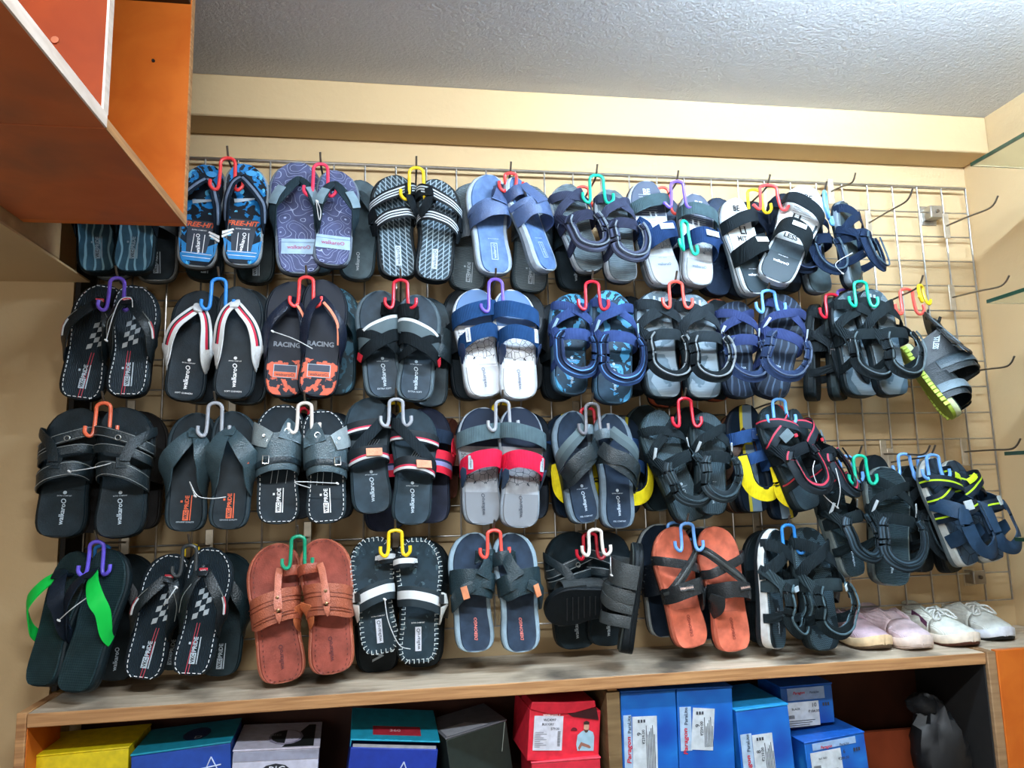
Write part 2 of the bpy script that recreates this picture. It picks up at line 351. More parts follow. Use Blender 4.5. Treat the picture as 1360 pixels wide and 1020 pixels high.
def hook(px, py, colour, Y, label, h=46, w=17, span=27, tilt=0, turn=0, tipup=13):
    """plastic double J hook; top of the arch at the pixel, drawn h pixels tall"""
    P = at(px, py, Y); k = (at(px, py+h, Y)-P).length/h
    M = Matrix.Translation(P) @ Matrix.Rotation(math.radians(turn), 4, 'Z') @ Matrix.Rotation(math.radians(tilt), 4, 'Y')
    r = tag(empty('double_hook', M), label, 'hook', 'coloured plastic hooks')
    hw, hs = w/2*k, span/2*k; H = h*k; tp = tipup*k; R_ = (6.5*k)
    half = [(hs+R_*.95, -.006, -H+tp), (hs+R_*.9, -.008, -H+R_*.8), (hs+R_*.1, -.008, -H), (hs-R_*.55, -.004, -H+R_*.7), (hw+.1*(hs-hw), 0, -H*.42), (hw, 0, -H*.16), (hw*.55, 0, -.005), (0, 0, -.0035)]
    path = half + [(-x, y, z) for x, y, z in half[-2::-1]]
    q = MB(); q.tube(spline(path, 4), .0038, 8); q.build('loop', mat(HC[colour], .35), r)
    return r

exec_later = []
# ------------------------------------------------------------------ sandals
MED = [(0, .0), (.004, .062), (.018, .108), (.05, .140), (.10, .154), (.18, .154), (.30, .138), (.42, .132), (.54, .146), (.66, .168), (.76, .176), (.84, .172), (.91, .152), (.955, .124), (.985, .086), (.996, .058), (1, .030)]
LAT = [(0, .0), (.004, .062), (.018, .108), (.05, .138), (.10, .154), (.18, .160), (.30, .160), (.42, .166), (.54, .180), (.66, .196), (.74, .199), (.81, .190), (.88, .168), (.94, .126), (.975, .078), (.992, .036), (1, -.01)]
def interp(tab, t):
    t = min(max(t, 0), 1)
    for (a, x), (b, y) in zip(tab, tab[1:]):
        if t <= b: return x+(y-x)*(t-a)/(b-a)
    return tab[-1][1]
TS = [0, .004, .012, .025, .045, .075, .11, .16, .22, .29, .36, .43, .5, .57, .64, .70, .76, .81, .86, .90, .935, .96, .98, .992, 1]
class Foot:
    """one sandal: local x across, y heel->toe, z out of the footbed"""
    def __init__(s, side, L, w=1.06, th=(.026, .019), spring=.10, nar=0):
        s.s = 1 if side == 'L' else -1; s.L = L; s.w = w; s.th = th; s.sp = spring
    def zb(s, t): return s.L*s.sp*max(0, t-.68)**2*2.4
    def zt(s, t): return s.zb(t)+s.th[0]+(s.th[1]-s.th[0])*min(1, max(0, (t-.15)/.55))
    def med(s, t): return interp(MED, t)*s.L*s.w
    def lat(s, t): return interp(LAT, t)*s.L*s.w
    def P(s, a, t, h):
        if t < 0: v = s.P(a, .045, h); v.y = t*s.L; return v
        return Vector((s.s*(a*s.med(t) if a > 0 else a*s.lat(t)), t*s.L, s.zt(t)+h))
    def sole(s, parent, mats, thick=None, layers=1, rim=.0):
        """mats = (outsole, midsole)"""
        for li in range(2):
            b = MB(); rings = []
            for t in TS:
                m, l = s.med(t), -s.lat(t)
                i = min(.003, max(0, (m-l)*.22)); zb, zt = s.zb(t), s.zt(t); cut = zb+(zt-zb)*.38
                g = .0012
                if li == 0: z0, z1, e, o = zb, cut, i, -g*.5
                else: z0, z1, e, o = cut+.0003, zt, i*.3, 0
                if li == 0: sec = [(l+i, z0), (m-i, z0), (m+o, z0+.003), (m+o, z1), (l-o, z1), (l-o, z0+.003)]
                else: sec = [(l+e, z0), (m-e, z0), (m, z0+.001), (m, z1-.003), (m-i, z1), (l+i, z1), (l, z1-.003), (l, z0+.001)]
                rings.append([(s.s*x, t*s.L, z) for x, z in sec])
            b.loft(rings); b.build('outsole' if li == 0 else 'midsole', mats[li], parent)
        if s.groove:
            b = MB()
            for side in (-1, 1):
                b.tube([s.P(side*1.005, t, -(s.th[0])*.33) for t in TS[3:-3]], .0011, 5)
            b.build('sidewall_groove', mat((30, 32, 34), .8), parent)
    groove = False
    def insole(s, parent, m, inset=.004, depth=.0015):
        b = MB(); cols = [-1, -.93, -.75, -.4, 0, .4, .75, .93, 1]; vs = []; us = []
        tt = [.012+.976*(t) for t in TS]
        for t in tt:
            mm, ll = s.med(t), -s.lat(t); wd = mm-ll; i = min(inset, wd*.2); mm -= i; ll += i
            for c in cols:
                x = ll+(mm-ll)*(c+1)/2; z = s.zt(t)+depth+.0022*max(0, abs(c)-.5)**2*4*(1 if abs(c) < .95 else 0)
                if abs(c) == 1: z = s.zt(t)-.0015
                vs.append((s.s*x, t*s.L, z)); us.append(((x/(s.L*.4)), t))
        n = len(cols); fs = [(r*n+k, r*n+k+1, (r+1)*n+k+1, (r+1)*n+k) for r in range(len(tt)-1) for k in range(n-1)]
        b.add(vs, fs, us); return b.build('insole', m, parent, ang=60)
    def ribbon(s, b, pts, th=.0028, n=5, mi=0, off=0):
        """pts = (a, t, h, width) control points; flat strap bulging over the foot"""
        q = spline([tuple(s.P(p[0], p[1], p[2]))+(p[3], p[1]) for p in pts], n); rings = []; us = []
        for i, p in enumerate(q):
            X = Vector(p[:3]); T = (Vector(q[min(i+1, len(q)-1)][:3])-Vector(q[max(i-1, 0)][:3]))
            if T.length < 1e-6: T = Vector((1, 0, 0))
            T.normalize(); t = p[4]
            Nn = X-Vector((s.s*(s.med(t)-s.lat(t))*.5, X.y, s.zt(min(1, max(0, t)))-.012)); Nn -= T*Nn.dot(T)
            if Nn.length < 1e-6: Nn = T.orthogonal()
            Nn.normalize(); B = T.cross(Nn)
            if B.y < 0: B = -B
            X = X+Nn*off; wd = p[3]/2
            rings.append([X-B*wd-Nn*th*.3, X+B*wd-Nn*th*.3, X+B*wd+Nn*th*.3, X+B*wd*.55+Nn*th*.62, X-B*wd*.55+Nn*th*.62, X-B*wd+Nn*th*.3])
            u = i/(len(q)-1); us += [(u, 0), (u, 1), (u, 1), (u, .775), (u, .225), (u, 0)]
        b.loft(rings, us, mi=mi)
    def strap(s, parent, name, m, pts, **k):
        b = MB(); s.ribbon(b, pts, **k); return b.build(name, m, parent, ang=50)
    def arch(s, tl, tm, h, w, bow=.02, wl=None, wm=None, dip=-.011):
        """band from the lateral edge (t=tl) over the foot to the medial edge (t=tm)"""
        wl = wl or w; wm = wm or w; f = lambda a: tl+(tm-tl)*(a+1)/2
        return [(-1.0, f(-1), dip, wl), (-1.01, f(-1)+.003, h*.22, wl), (-.84, f(-.86)+bow*.4, h*.66, w), (-.45, f(-.45)+bow*.85, h*.96, w), (0.05, f(.05)+bow, h, w), (.5, f(.5)+bow*.85, h*.93, w), (.86, f(.88)+bow*.4, h*.64, w), (1.01, f(1)+.003, h*.2, wm), (1.0, f(1), dip, wm)]
    def patch(s, parent, name, m, a, t, h, wx, wy, rot=0, th=.002, tiltx=0):
        """small flat plate on a strap"""
        P = s.P(a, t, h); t0 = -a*.75*s.s
        M = Matrix.Translation(P) @ Matrix.Rotation(-t0, 4, 'Y') @ Matrix.Rotation(math.radians(tiltx), 4, 'X') @ Matrix.Rotation(math.radians(rot), 4, 'Z')
        b = MB(); b.box((-wx/2, -wy/2, 0), (wx/2, wy/2, th), M); return b.build(name, m, parent, bevel=.0006), M @ Matrix.Translation((0, 0, th+.0004))
    def text(s, parent, str_, a, t, size, rot, m, ital=0, bold=.012, name='lettering', z=.0034):
        """lettering printed on the insole; size = length of the word"""
        vs, fs, w, h = text_geo(str_, ital, bold); k = size/w; c, d = math.cos(math.radians(rot)), math.sin(math.radians(rot)); out = []
        for x, y in vs:
            X, Y = (x*c-y*d)*k+s.P(a, t, 0).x, (x*d+y*c)*k+t*s.L
            out.append((X, Y, s.zt(Y/s.L)+z))
        b = MB(); b.add(out, fs); return b.build(name, m, parent, smooth=False)
    def decal(s, parent, name, m, polys, z=.0032):
        """printed polygons, points (x metres right, t)"""
        b = MB()
        for pl in polys: b.add([(x, t*s.L, s.zt(t)+z) for x, t in pl], [tuple(range(len(pl)))])
        o = b.build(name, m, parent, smooth=False)
        if len(polys) > 1: o['kind'] = 'stuff'
        return o
    def stitches(s, parent, m, inset=.008, n=26, ln=.0058, wd=.0013, blanket=False, t0=0, t1=1):
        pts = []; tt = [i/60 for i in range(61)]
        f = lambda t: .02+.955*(.5-.5*math.cos(math.pi*t))
        A = [Vector((s.s*(s.med(f(t))-min(inset, s.med(f(t))*.8)), f(t)*s.L, s.zt(f(t)))) for t in tt]
        Bk = [Vector((s.s*(-s.lat(f(t))+min(inset, abs(s.lat(f(t)))*.8)), f(t)*s.L, s.zt(f(t)))) for t in tt]
        loop = A+Bk[::-1]+[A[0]]; d = 0; b = MB(); nxt = 0
        for p, q in zip(loop, loop[1:]):
            L = (q-p).length; u = (q-p)/max(L, 1e-6)
            while nxt < d+L:
                c = p+u*(nxt-d); T = u; Bn = Vector((-u.y, u.x, 0)); z = Vector((0, 0, .0034))
                if t0*s.L <= c.y <= t1*s.L:
                    if blanket: T, Bn = Bn, T
                    e = ln*.5; vs = [c+z+T*i*e+Bn*j*wd*.5+Vector((0, 0, k*.0008)) for k in (-1, 1) for i, j in ((-1, -1), (1, -1), (1, 1), (-1, 1))]
                    b.add(vs, [(0, 1, 2, 3), (4, 5, 6, 7), (0, 1, 5, 4), (1, 2, 6, 5), (2, 3, 7, 6), (3, 0, 4, 7)])
                    if blanket:
                        c2 = c - T*e*s.s*0 + Bn*.0022; vs = [c2+z+Bn*i*.0025+T*(j*.0006-e*.8)+Vector((0, 0, k*.0008)) for k in (-1, 1) for i, j in ((-1, -1), (1, -1), (1, 1), (-1, 1))]
                        b.add(vs, [(0, 1, 2, 3), (4, 5, 6, 7), (0, 1, 5, 4), (1, 2, 6, 5), (2, 3, 7, 6), (3, 0, 4, 7)])
                nxt += .0098
            d += L
        return b.build('stitching', m, parent, smooth=False)

WH = mat((232, 234, 236), .6); LG = mat((176, 190, 200), .6); OR = mat((226, 98, 58), .6); RD = mat((206, 48, 66), .55)
BLK = (40, 43, 46); NAVY = (30, 44, 78)
def brand(F, r, col=WH, t=.19, size=.052, rot=90, small=True, a=.0, seal=True):
    F.text(r, 'walkaroO', a, t, size, rot, col, ital=.15, bold=.02)
    if seal and rot == 90:
        x = F.P(a, .2, 0).x; tc = t+(size*.5+.012)/F.L
        F.decal(r, 'seal_print', col, [[(x+.0036*math.cos(k*.7854), tc+.0036*math.sin(k*.7854)/F.L) for k in range(8)]], .0036)
        F.text(r, 'EXTRA COMFORT', a, tc-.0065/F.L, .026, 0, col)
def pridebox(F, r, col, t=.2, a=0):
    x = F.P(a, t, 0).x; L = F.L
    R = lambda x0, x1, y0, y1: [(x+x0, t+y0/L), (x+x1, t+y0/L), (x+x1, t+y1/L), (x+x0, t+y1/L)]
    F.decal(r, 'logo_box', col, [R(-.0055, .0055, -.025, -.004), R(.0075, .0095, -.025, .026), R(-.012, -.008, .011, .0155)], .0034)
    F.text(r, 'VKC', a, t-.0145/L, .0175, 90, mat((36, 40, 44)), bold=.03, z=.004)
    F.text(r, 'PRiDE', a, t+.0115/L, .028, 90, col, bold=.03)

# ---- strap constructions -------------------------------------------------
def thong(F, r, m, te=.33, w=(.017, .025, .030), h=.042, tab=None, edge=None, tj=.81, post=None, aj=.14, med=None):
    b = MB(); p0, p1 = F.P(aj*.9, tj+.015, -.002), F.P(aj, tj, .024); b.tube([p0, (p0+p1)/2, p1], .0042, 8); b.build('toe_post', post or m, r)
    for sg in (1, -1):
        pts = [(aj-.06*sg, tj+.012, .021, w[0]*.8), (aj+.06*sg, tj, .029, w[0]), (aj+sg*.34, tj-.075, h*.92, (w[0]+w[1])/2), (sg*.72 if sg > 0 else -.62, tj-.19, h, w[1]), (sg*.91, te+.17, h*.74, (w[1]+w[2])/2), (sg*1.01, te+.04, .012, w[2]), (sg*1.0, te-.01, -.011, w[2]*.9)]
        F.strap(r, 'strap', med if med and sg > 0 else m, pts, th=.0036)
        if edge:
            F.strap(r, 'strap_stripe', edge, [(p[0], p[1], p[2], p[3]*.34) for p in pts[1:-1]], th=.0022, off=.0022)
    if tab: F.strap(r, 'toe_tab', tab, [(aj, tj+.035, .022, w[0]*.9), (aj, tj+.005, .034, w[0]*1.25), (aj, tj-.045, .043, w[0]*.9)], th=.003, off=.0012)
def bands(F, r, lst):
    for (nm, tl, tm, h, w, m, bow) in lst: F.strap(r, nm, m, F.arch(tl, tm, h, w, bow))
def sport(F, r, m, m2, loop, lining, keeper=None, h=.032, ankle=True, droop=0, cross=True, wf=.021):
    F.strap(r, 'front_strap', m, [(-1.0, .60, -.011, wf), (-1.04, .615, .008, wf), (-.7, .70, h*.85, wf), (-.1, .78, h, wf), (.5, .845, h*.7, wf), (.92, .87, h*.2, wf), (.98, .865, -.010, wf)])
    if cross: F.strap(r, 'front_strap', m, [(1.0, .60, -.011, wf), (1.04, .615, .010, wf), (.75, .70, h*.95, wf), (.2, .76, h+.0055, wf), (-.4, .82, h*.9, wf), (-.92, .845, h*.25, wf), (-1.0, .84, -.010, wf)])
    F.strap(r, 'instep_strap', m2, F.arch(.50, .52, .049, .026, .025))
    for sg in (1, -1):
        F.strap(r, 'side_strap', m2, [(sg*1.0, .64, -.010, .02), (sg*1.05, .60, .012, .02), (sg*1.0, .52, .038, .022), (sg*.98, .44, .044, .024)])
        if keeper:
            F.strap(r, 'keeper', keeper, [(sg*.98, .585, .016, .0065), (sg*.90, .63, .024, .0065), (sg*.80, .685, .032, .0065)], th=.003, off=.003)
    if ankle:
        d = droop; rg = [(.80, .53, .050, .016), (1.02, .47, .050, .022), (1.08, .36, .054, .024), (.98, .26, .058-d, .025), (.62, .185, .062-d, .026), (0, .15, .064-d, .026), (-.62, .185, .062-d, .026), (-.98, .26, .058-d, .025), (-1.08, .36, .054, .024), (-1.02, .47, .050, .022), (-.80, .53, .050, .016)]
        F.strap(r, 'ankle_strap', loop, rg, th=.005)
        F.strap(r, 'ankle_lining', lining, [(p[0]*.985, p[1]+.006, p[2]+.0005, p[3]*.82) for p in rg], th=.003, off=-.0048)
        F.strap(r, 'ankle_piping', lining, [(p[0]*1.0, p[1]-.002, p[2]+.0105, .004) for p in rg], th=.004)
        for sg in (1, -1): F.strap(r, 'heel_anchor', m, [(sg*1.0, .24, -.011, .02), (sg*1.05, .25, .012, .02), (sg*1.03, .29, .045, .02)])
        bk = MB(); P = F.P(-1.08, .44, .046)
        bk.box((-.004, -.008, -.006), (.004, .008, .006), Matrix.Translation(P)); bk.build('buckle', mat((26, 28, 30), .3), r, bevel=.001)
def cross2(F, r, m, extra=None, h=.04, w=.026, a=(.80, .52, .82, .50)):
    F.strap(r, 'cross_strap', m, F.arch(a[0], a[1], h-.004, w, .0)); F.strap(r, 'cross_strap', m, F.arch(a[3], a[2], h+.001, w, .0))
    if extra: F.strap(r, 'instep_band', extra, F.arch(.47, .49, h+.008, w+.006, .02))
def toeloop(F, r, m, t=.80, w=.017, h=.026):
    F.strap(r, 'toe_loop', m, [(.98, t-.02, -.010, w), (1.02, t-.015, .008, w), (.85, t, h*.9, w), (.5, t+.004, h, w), (.2, t, h*.72, w), (.12, t-.006, -.003, w)], th=.0034)
def checker(F, r, m, m2, x0=.0, t0=.42):
    L = F.L; polys = []; e = .0085
    for i in range(3):
        for j in range(6):
            if (i+j) % 2 == 0 and not (i == 2 and j > 3):
                X = x0+(i-1)*e*1.15+ (j-2)*e*.12; Y = t0+(j*e*1.4+(i*e*.5))/L
                polys.append([(X, Y), (X+e*1.1, Y+e*.5/L), (X+e*1.2, Y+e*1.8/L), (X+e*.1, Y+e*1.3/L)])
    F.decal(r, 'flag_print', m, polys)
    F.decal(r, 'stripe_print', m2, [[(x0-.006+k, .012), (x0-.0045+k, .012), (x0+.001+k, .40), (x0-.0005+k, .40)] for k in (0, .005)], .003)

# ---- styles --------------------------------------------------------------
def m_(c, rough=.42, tex='leather'): return mat(deep(c), rough*.9, tex)
def fab(c, rough=.7): return mat(deep(c), rough, 'weave')
def rub(c, rough=.5): return mat(deep(c), rough, 'foam')
def st_freehit(F, r):
    F.sole(r, (rub((44, 46, 50)), rub((150, 156, 160)))); F.insole(r, ins('splash', (34, 44, 58), (24, 122, 190), (90, 180, 220)))
    thong(F, r, fab((52, 60, 76)), te=.36, w=(.016, .018, .022), edge=mat((104, 120, 144), .6), tj=.80)
    x = F.P(0, .5, 0).x
    F.decal(r, 'heel_print', mat((30, 130, 196), .55), [[(x-.034, .12), (x-.026, .05), (x+.026, .05), (x+.036, .12), (x+.04, .24), (x+.018, .19), (x-.018, .19), (x-.04, .26)]], .0031)
    F.decal(r, 'panel_print', mat((44, 54, 68), .6), [[(x-.026, .44), (x-.022, .13), (x+.018, .13), (x+.03, .44)]], .0035)
    F.text(r, 'FREE-HIT', 0, .40, .066, 0, OR, ital=.3, bold=.03, z=.0042); F.text(r, 'EXTRA COMFORT', 0, .345, .03, 0, WH, z=.0042)
    F.text(r, 'walkaroO', 0, .215, .046, 80 if F.s < 0 else 95, WH, bold=.02, z=.0042)
    F.decal(r, 'slash_print', WH, [[(x+.018*F.s, .33), (x+.042*F.s, .28), (x+.042*F.s, .31), (x+.02*F.s, .345)], [(x+.02*F.s, .30), (x+.042*F.s, .245), (x+.043*F.s, .27), (x+.022*F.s, .315)]], .0042)
    F.decal(r, 'frame_print', WH, [[(x-.012, .125), (x-.0105, .125), (x-.0085, .305), (x-.01, .305)], [(x+.0105, .125), (x+.012, .125), (x+.013, .305), (x+.0115, .305)], [(x-.03, .118), (x+.03, .112), (x+.03, .117), (x-.03, .123)], [(x-.028, .082), (x+.028, .078), (x+.028, .083), (x-.028, .087)]], .0044)
    F.decal(r, 'spot_print', mat((46, 150, 216), .5), [[(x+.012+.012*math.cos(k*.628), .905+.028*math.sin(k*.628)) for k in range(10)]], .0042)
    F.decal(r, 'brush_print', LG, [[(x-.02, .60), (x+.02, .645), (x+.022, .665), (x-.022, .64)]], .0042)
def st_teal(F, r):
    F.sole(r, (rub((34, 40, 44)), rub((40, 56, 64)))); F.insole(r, ins('waves', (62, 102, 122), (124, 164, 180))); thong(F, r, rub((36, 40, 46)), te=.4); pridebox(F, r, mat((130, 148, 158)), .22)
def st_topo(F, r):
    F.sole(r, (rub((70, 76, 84)), rub((128, 136, 150)))); F.insole(r, ins('topo', (88, 96, 138), (158, 170, 205)))
    thong(F, r, fab((58, 80, 92)), te=.37, w=(.017, .024, .026), edge=None, tj=.79)
    for sg in (1, -1): F.strap(r, 'strap_label', mat((122, 146, 160), .6), [(sg*.5, .70, .0415, .021), (sg*.74, .62, .042, .023), (sg*.92, .55, .037, .024)], th=.002, off=.002)
    x = F.P(0, .2, 0).x; F.decal(r, 'heel_band', mat((158, 186, 210), .6), [[(x-.0375, .165), (x+.0375, .165), (x+.036, .30), (x-.036, .30)]], .0036); F.text(r, 'walkaroO', 0, .225, .05, 0, mat((168, 96, 130)), bold=.02, z=.0046)
    F.decal(r, 'band_line', mat((104, 130, 160)), [[(x-.036, .265), (x+.036, .265), (x+.036, .27), (x-.036, .27)]], .0044)
def st_lines(F, r):
    F.sole(r, (rub((30, 32, 35)), rub((36, 38, 42)))); F.insole(r, ins('lines', (66, 80, 90), (150, 170, 182)), inset=.007)
    s3 = stripes([(0, (34, 37, 42)), (.2, (188, 198, 206)), (.32, (40, 44, 50)), (.42, (188, 198, 206)), (.54, (40, 44, 50)), (.66, (188, 198, 206)), (.78, (34, 37, 42))])
    F.strap(r, 'upper_strap', s3, F.arch(.66, .84, .036, .026, .015)); F.strap(r, 'lower_strap', s3, F.arch(.46, .56, .046, .026, .03))
    toeloop(F, r, fab((44, 46, 50))); F.strap(r, 'centre_strap', fab((48, 50, 54)), [(.55, .83, .034, .018), (.5, .74, .042, .02), (.7, .62, .046, .022), (.98, .56, .03, .02)], off=.002)
    F.strap(r, 'side_panel', fab((38, 40, 44)), [(-1.04, .62, .008, .03), (-1.05, .50, .016, .034), (-1.05, .38, .004, .026)])
    pl, M = F.patch(r, 'heel_label', LG, 0, .2, .003, .013, .048, 0, .001); flat_text('walkaroO', M @ Matrix.Rotation(1.5708, 4, 'Z'), .042, mat((70, 84, 96)), pl)
def st_blueslide(F, r):
    F.sole(r, (rub((120, 128, 136)), rub((158, 172, 186)))); F.insole(r, ins('plain', (92, 122, 170)), inset=.009)
    F.strap(r, 'wide_band', m_((82, 106, 150)), F.arch(.50, .58, .050, .040, .04, .034, .05)); F.strap(r, 'upper_band', m_((88, 112, 158)), F.arch(.58, .66, .047, .014, .035)); F.strap(r, 'centre_strap', m_((80, 102, 146)), [(.35, .86, .026, .022), (.3, .78, .036, .026), (.15, .66, .05, .034), (.1, .62, .052, .04)], off=.002)
    toeloop(F, r, m_((70, 92, 136)), w=.026); x = F.P(0, .2, 0).x
    F.decal(r, 'frame_print', mat((170, 188, 214)), [[(x-.008, .13), (x-.0065, .13), (x-.0065, .30), (x-.008, .30)], [(x+.0065, .13), (x+.008, .13), (x+.008, .30), (x+.0065, .30)], [(x-.008, .13), (x+.008, .13), (x+.008, .137), (x-.008, .137)], [(x-.008, .293), (x+.008, .293), (x+.008, .30), (x-.008, .30)]]); F.text(r, 'walkaroO', 0, .215, .035, 90, mat((180, 196, 220)))
    F.text(r, 'EXTRA COMFORT', 0, .34, .026, 0, mat((170, 188, 214)))
def st_greysport(F, r):
    F.sole(r, (rub((50, 54, 60)), rub((150, 156, 160)))); F.insole(r, ins('ribs', (128, 136, 140), (84, 92, 98)))
    w_ = fab((72, 80, 108)); sport(F, r, w_, fab((60, 66, 92)), stripes([(0, (44, 50, 76)), (.2, (90, 100, 130)), (.4, (40, 44, 66)), (.8, (70, 78, 108))]), fab((140, 148, 158)), None, droop=.006)
def st_limitgrey(F, r, dk=False):
    F.groove = True
    if not dk:
        F.sole(r, (rub((130, 136, 140)), rub((164, 170, 176)))); F.insole(r, ins('cracks', (190, 194, 196), (120, 130, 138), (92, 104, 124)))
        F.strap(r, 'toe_band', fab((92, 108, 112)), F.arch(.70, .76, .040, .030, .02))
        F.strap(r, 'instep_band', fab((34, 66, 116)), F.arch(.36, .43, .054, .040, .04)); pl, M = F.patch(r, 'strap_label', LG, -.15, .46, .056, .036, .016, 0, .002, -12); flat_text('walkaroO', M, .028, mat((90, 100, 112)), pl); c = mat((190, 200, 208)); c2 = mat((96, 116, 136))
        F.strap(r, 'side_wing', fab((40, 74, 126)), [(-1.03, .58, .012, .03), (-1.06, .46, .03, .04), (-1.05, .36, .0, .03)]) 
    else:
        F.sole(r, (rub((120, 128, 134)), rub((184, 192, 196)))); F.insole(r, ins('cracks', (84, 90, 96), (70, 74, 80), (226, 230, 230)))
        x = F.P(0, .5, 0).x; F.decal(r, 'white_print', mat((214, 218, 216), .6), [[(x-.040, .40), (x+.038, .42), (x+.045, .70), (x-.045, .70)]], .0031)
        F.strap(r, 'toe_band', fab((44, 47, 49)), F.arch(.68, .77, .040, .031, .02)); F.strap(r, 'instep_band', fab((42, 45, 47)), F.arch(.36, .44, .056, .042, .035))
        pl, M = F.patch(r, 'strap_label', mat((206, 212, 214)), -.05, .46, .058, .034, .014, 0, .002, -12); flat_text('walkaroO', M, .028, mat((70, 74, 80)), pl); c = mat((34, 36, 38)); c2 = WH
    for w_, t, a in (('BE', .89, -.05), ('LI', .66, .1), ('MIT', .57, -.1)): F.text(r, w_, a, t, .010*len(w_), 0, c, bold=.03, z=.004)
    for k in range(7): F.decal(r, 'line_print', c, [[(F.P(-.5, .6, 0).x, .86-.006*0-.022*k-(.05 if k > 1 else 0)), (F.P(.45, .6, 0).x, .86-.022*k-(.05 if k > 1 else 0)), (F.P(.45, .6, 0).x, .863-.022*k-(.05 if k > 1 else 0)), (F.P(-.5, .6, 0).x, .863-.022*k-(.05 if k > 1 else 0))]], .0036)
    F.text(r, 'LESS', 0, .46, .034, 0, c, bold=.03, z=.004); F.text(r, 'walkaroO', 0, .19, .038, 0, c2, ital=.1, bold=.02); F.text(r, 'EXTRA COMFORT', 0, .25, .024, 0, c2)
def st_limitblack(F, r): st_limitgrey(F, r, True)
def st_navyside(F, r):
    F.sole(r, (rub((60, 64, 72)), rub((130, 138, 146)))); F.insole(r, ins('plain', (92, 98, 100)))
    n = fab((30, 52, 84)); sport(F, r, n, n, n, fab((96, 108, 120)), None, droop=.0); 
def st_checker(F, r):
    F.sole(r, (rub((34, 36, 38)), rub((48, 52, 56)))); F.insole(r, ins('ribsv', (44, 52, 58), (60, 70, 78)), inset=.003)
    F.stitches(r, WH); m = m_((46, 52, 54)); thong(F, r, m, te=.36, w=(.018, .022, .032), h=.044, tab=m_((48, 54, 58)))
    pl, M = F.patch(r, 'badge', RD, .14, .815, .037, .016, .009, 8, .002, 20); flat_text('pride', M, .011, WH, pl)
    checker(F, r, mat((170, 178, 182)), mat((176, 56, 74)), F.P(.1, .5, 0).x); pridebox(F, r, LG, .19)
    for sg in (1, -1): F.strap(r, 'strap_seam', mat((120, 124, 120)), [(sg*.5, .70, .045, .0012), (sg*.84, .60, .041, .0012), (sg*.99, .48, .028, .0012)], th=.001, off=.0035)
    F.strap(r, 'strap_flash', stripes([(0, (210, 214, 216)), (.5, (190, 60, 70))]), [(-.78, .62, .040, .006), (-.92, .56, .036, .006), (-.99, .49, .028, .006)], off=.003)
def st_whitethong(F, r):
    F.sole(r, (rub((40, 44, 48)), rub((58, 64, 70)))); F.insole(r, ins('grain', (44, 54, 62)))
    s = stripes([(0, (224, 228, 230)), (.34, (206, 52, 78)), (.56, (36, 86, 86)), (.70, (224, 228, 230))]); thong(F, r, s, te=.31, w=(.018, .023, .034), h=.045, tab=m_((226, 230, 232), .4), tj=.80)
    for sg in (1, -1): F.strap(r, 'strap_end', m_((224, 228, 230), .4), [(sg*1.02, .45, .024, .027), (sg*1.05, .38, .014, .030), (sg*1.01, .305, -.008, .016)], th=.004, off=.0015)
    brand(F, r, WH, .20); F.text(r, 'SOFT CUSHION', 0, .06, .034, 0, WH)
def st_racing(F, r):
    F.sole(r, (rub((36, 40, 46)), rub((44, 50, 58)))); F.insole(r, ins('fade', (34, 44, 66), (210, 96, 70), (26, 34, 52)))
    thong(F, r, m_((40, 54, 78), .35), te=.34, w=(.016, .021, .026), h=.044, tj=.80, edge=None); F.strap(r, 'strap_stripe', mat((236, 140, 110)), [(.14+(a_-.14)*1 if F.s > 0 else .14-(a_-.14)*1.05, t_, h_, .006) for a_, t_, h_ in ((.28, .75, .041), (.6, .66, .046), (.86, .56, .043), (.99, .42, .024))], off=.0028)
    F.text(r, 'RACING', 0, .44, .056, 0, mat((120, 128, 140)), bold=.04); x = F.P(0, .2, 0).x
    F.decal(r, 'label_frame', LG, [[(x-.024, .155), (x+.024, .155), (x+.024, .265), (x-.024, .265)]], .0032); F.decal(r, 'label_field', mat((40, 50, 70)), [[(x-.0225, .205), (x+.0225, .205), (x+.0225, .26), (x-.0225, .26)]], .0038); F.decal(r, 'label_field', OR, [[(x-.0225, .16), (x+.0225, .16), (x+.0225, .203), (x-.0225, .203)]], .0038); F.text(r, 'walkaroO', 0, .181, .038, 0, mat((60, 40, 46)), z=.0045)
def st_greycross(F, r):
    F.sole(r, (rub((96, 102, 108)), rub((104, 114, 120)))); F.insole(r, ins('plain', (66, 78, 90)), inset=.008)
    g = fab((126, 136, 138)); k = fab((42, 45, 48)); F.strap(r, 'upper_strap', stripes([(0, (110, 120, 124)), (.72, (112, 122, 126)), (.76, (214, 220, 222)), (.97, (120, 128, 130))]), F.arch(.50, .66, .046, .032, .03)); F.strap(r, 'lower_strap', k, F.arch(.36, .54, .052, .026, .02)); F.strap(r, 'cross_strap', k, F.arch(.58, .38, .047, .02, .0))
    toeloop(F, r, fab((36, 38, 40)), w=.03, h=.03); F.strap(r, 'pull_tab', mat((190, 36, 52)), [(-1.08, .38, .02, .018), (-1.18, .33, .01, .018)], th=.003); brand(F, r, LG, .2)
    x = F.P(0, .1, 0).x; F.text(r, 'EXTRA SOFT', 0, .075, .03, 0, LG)
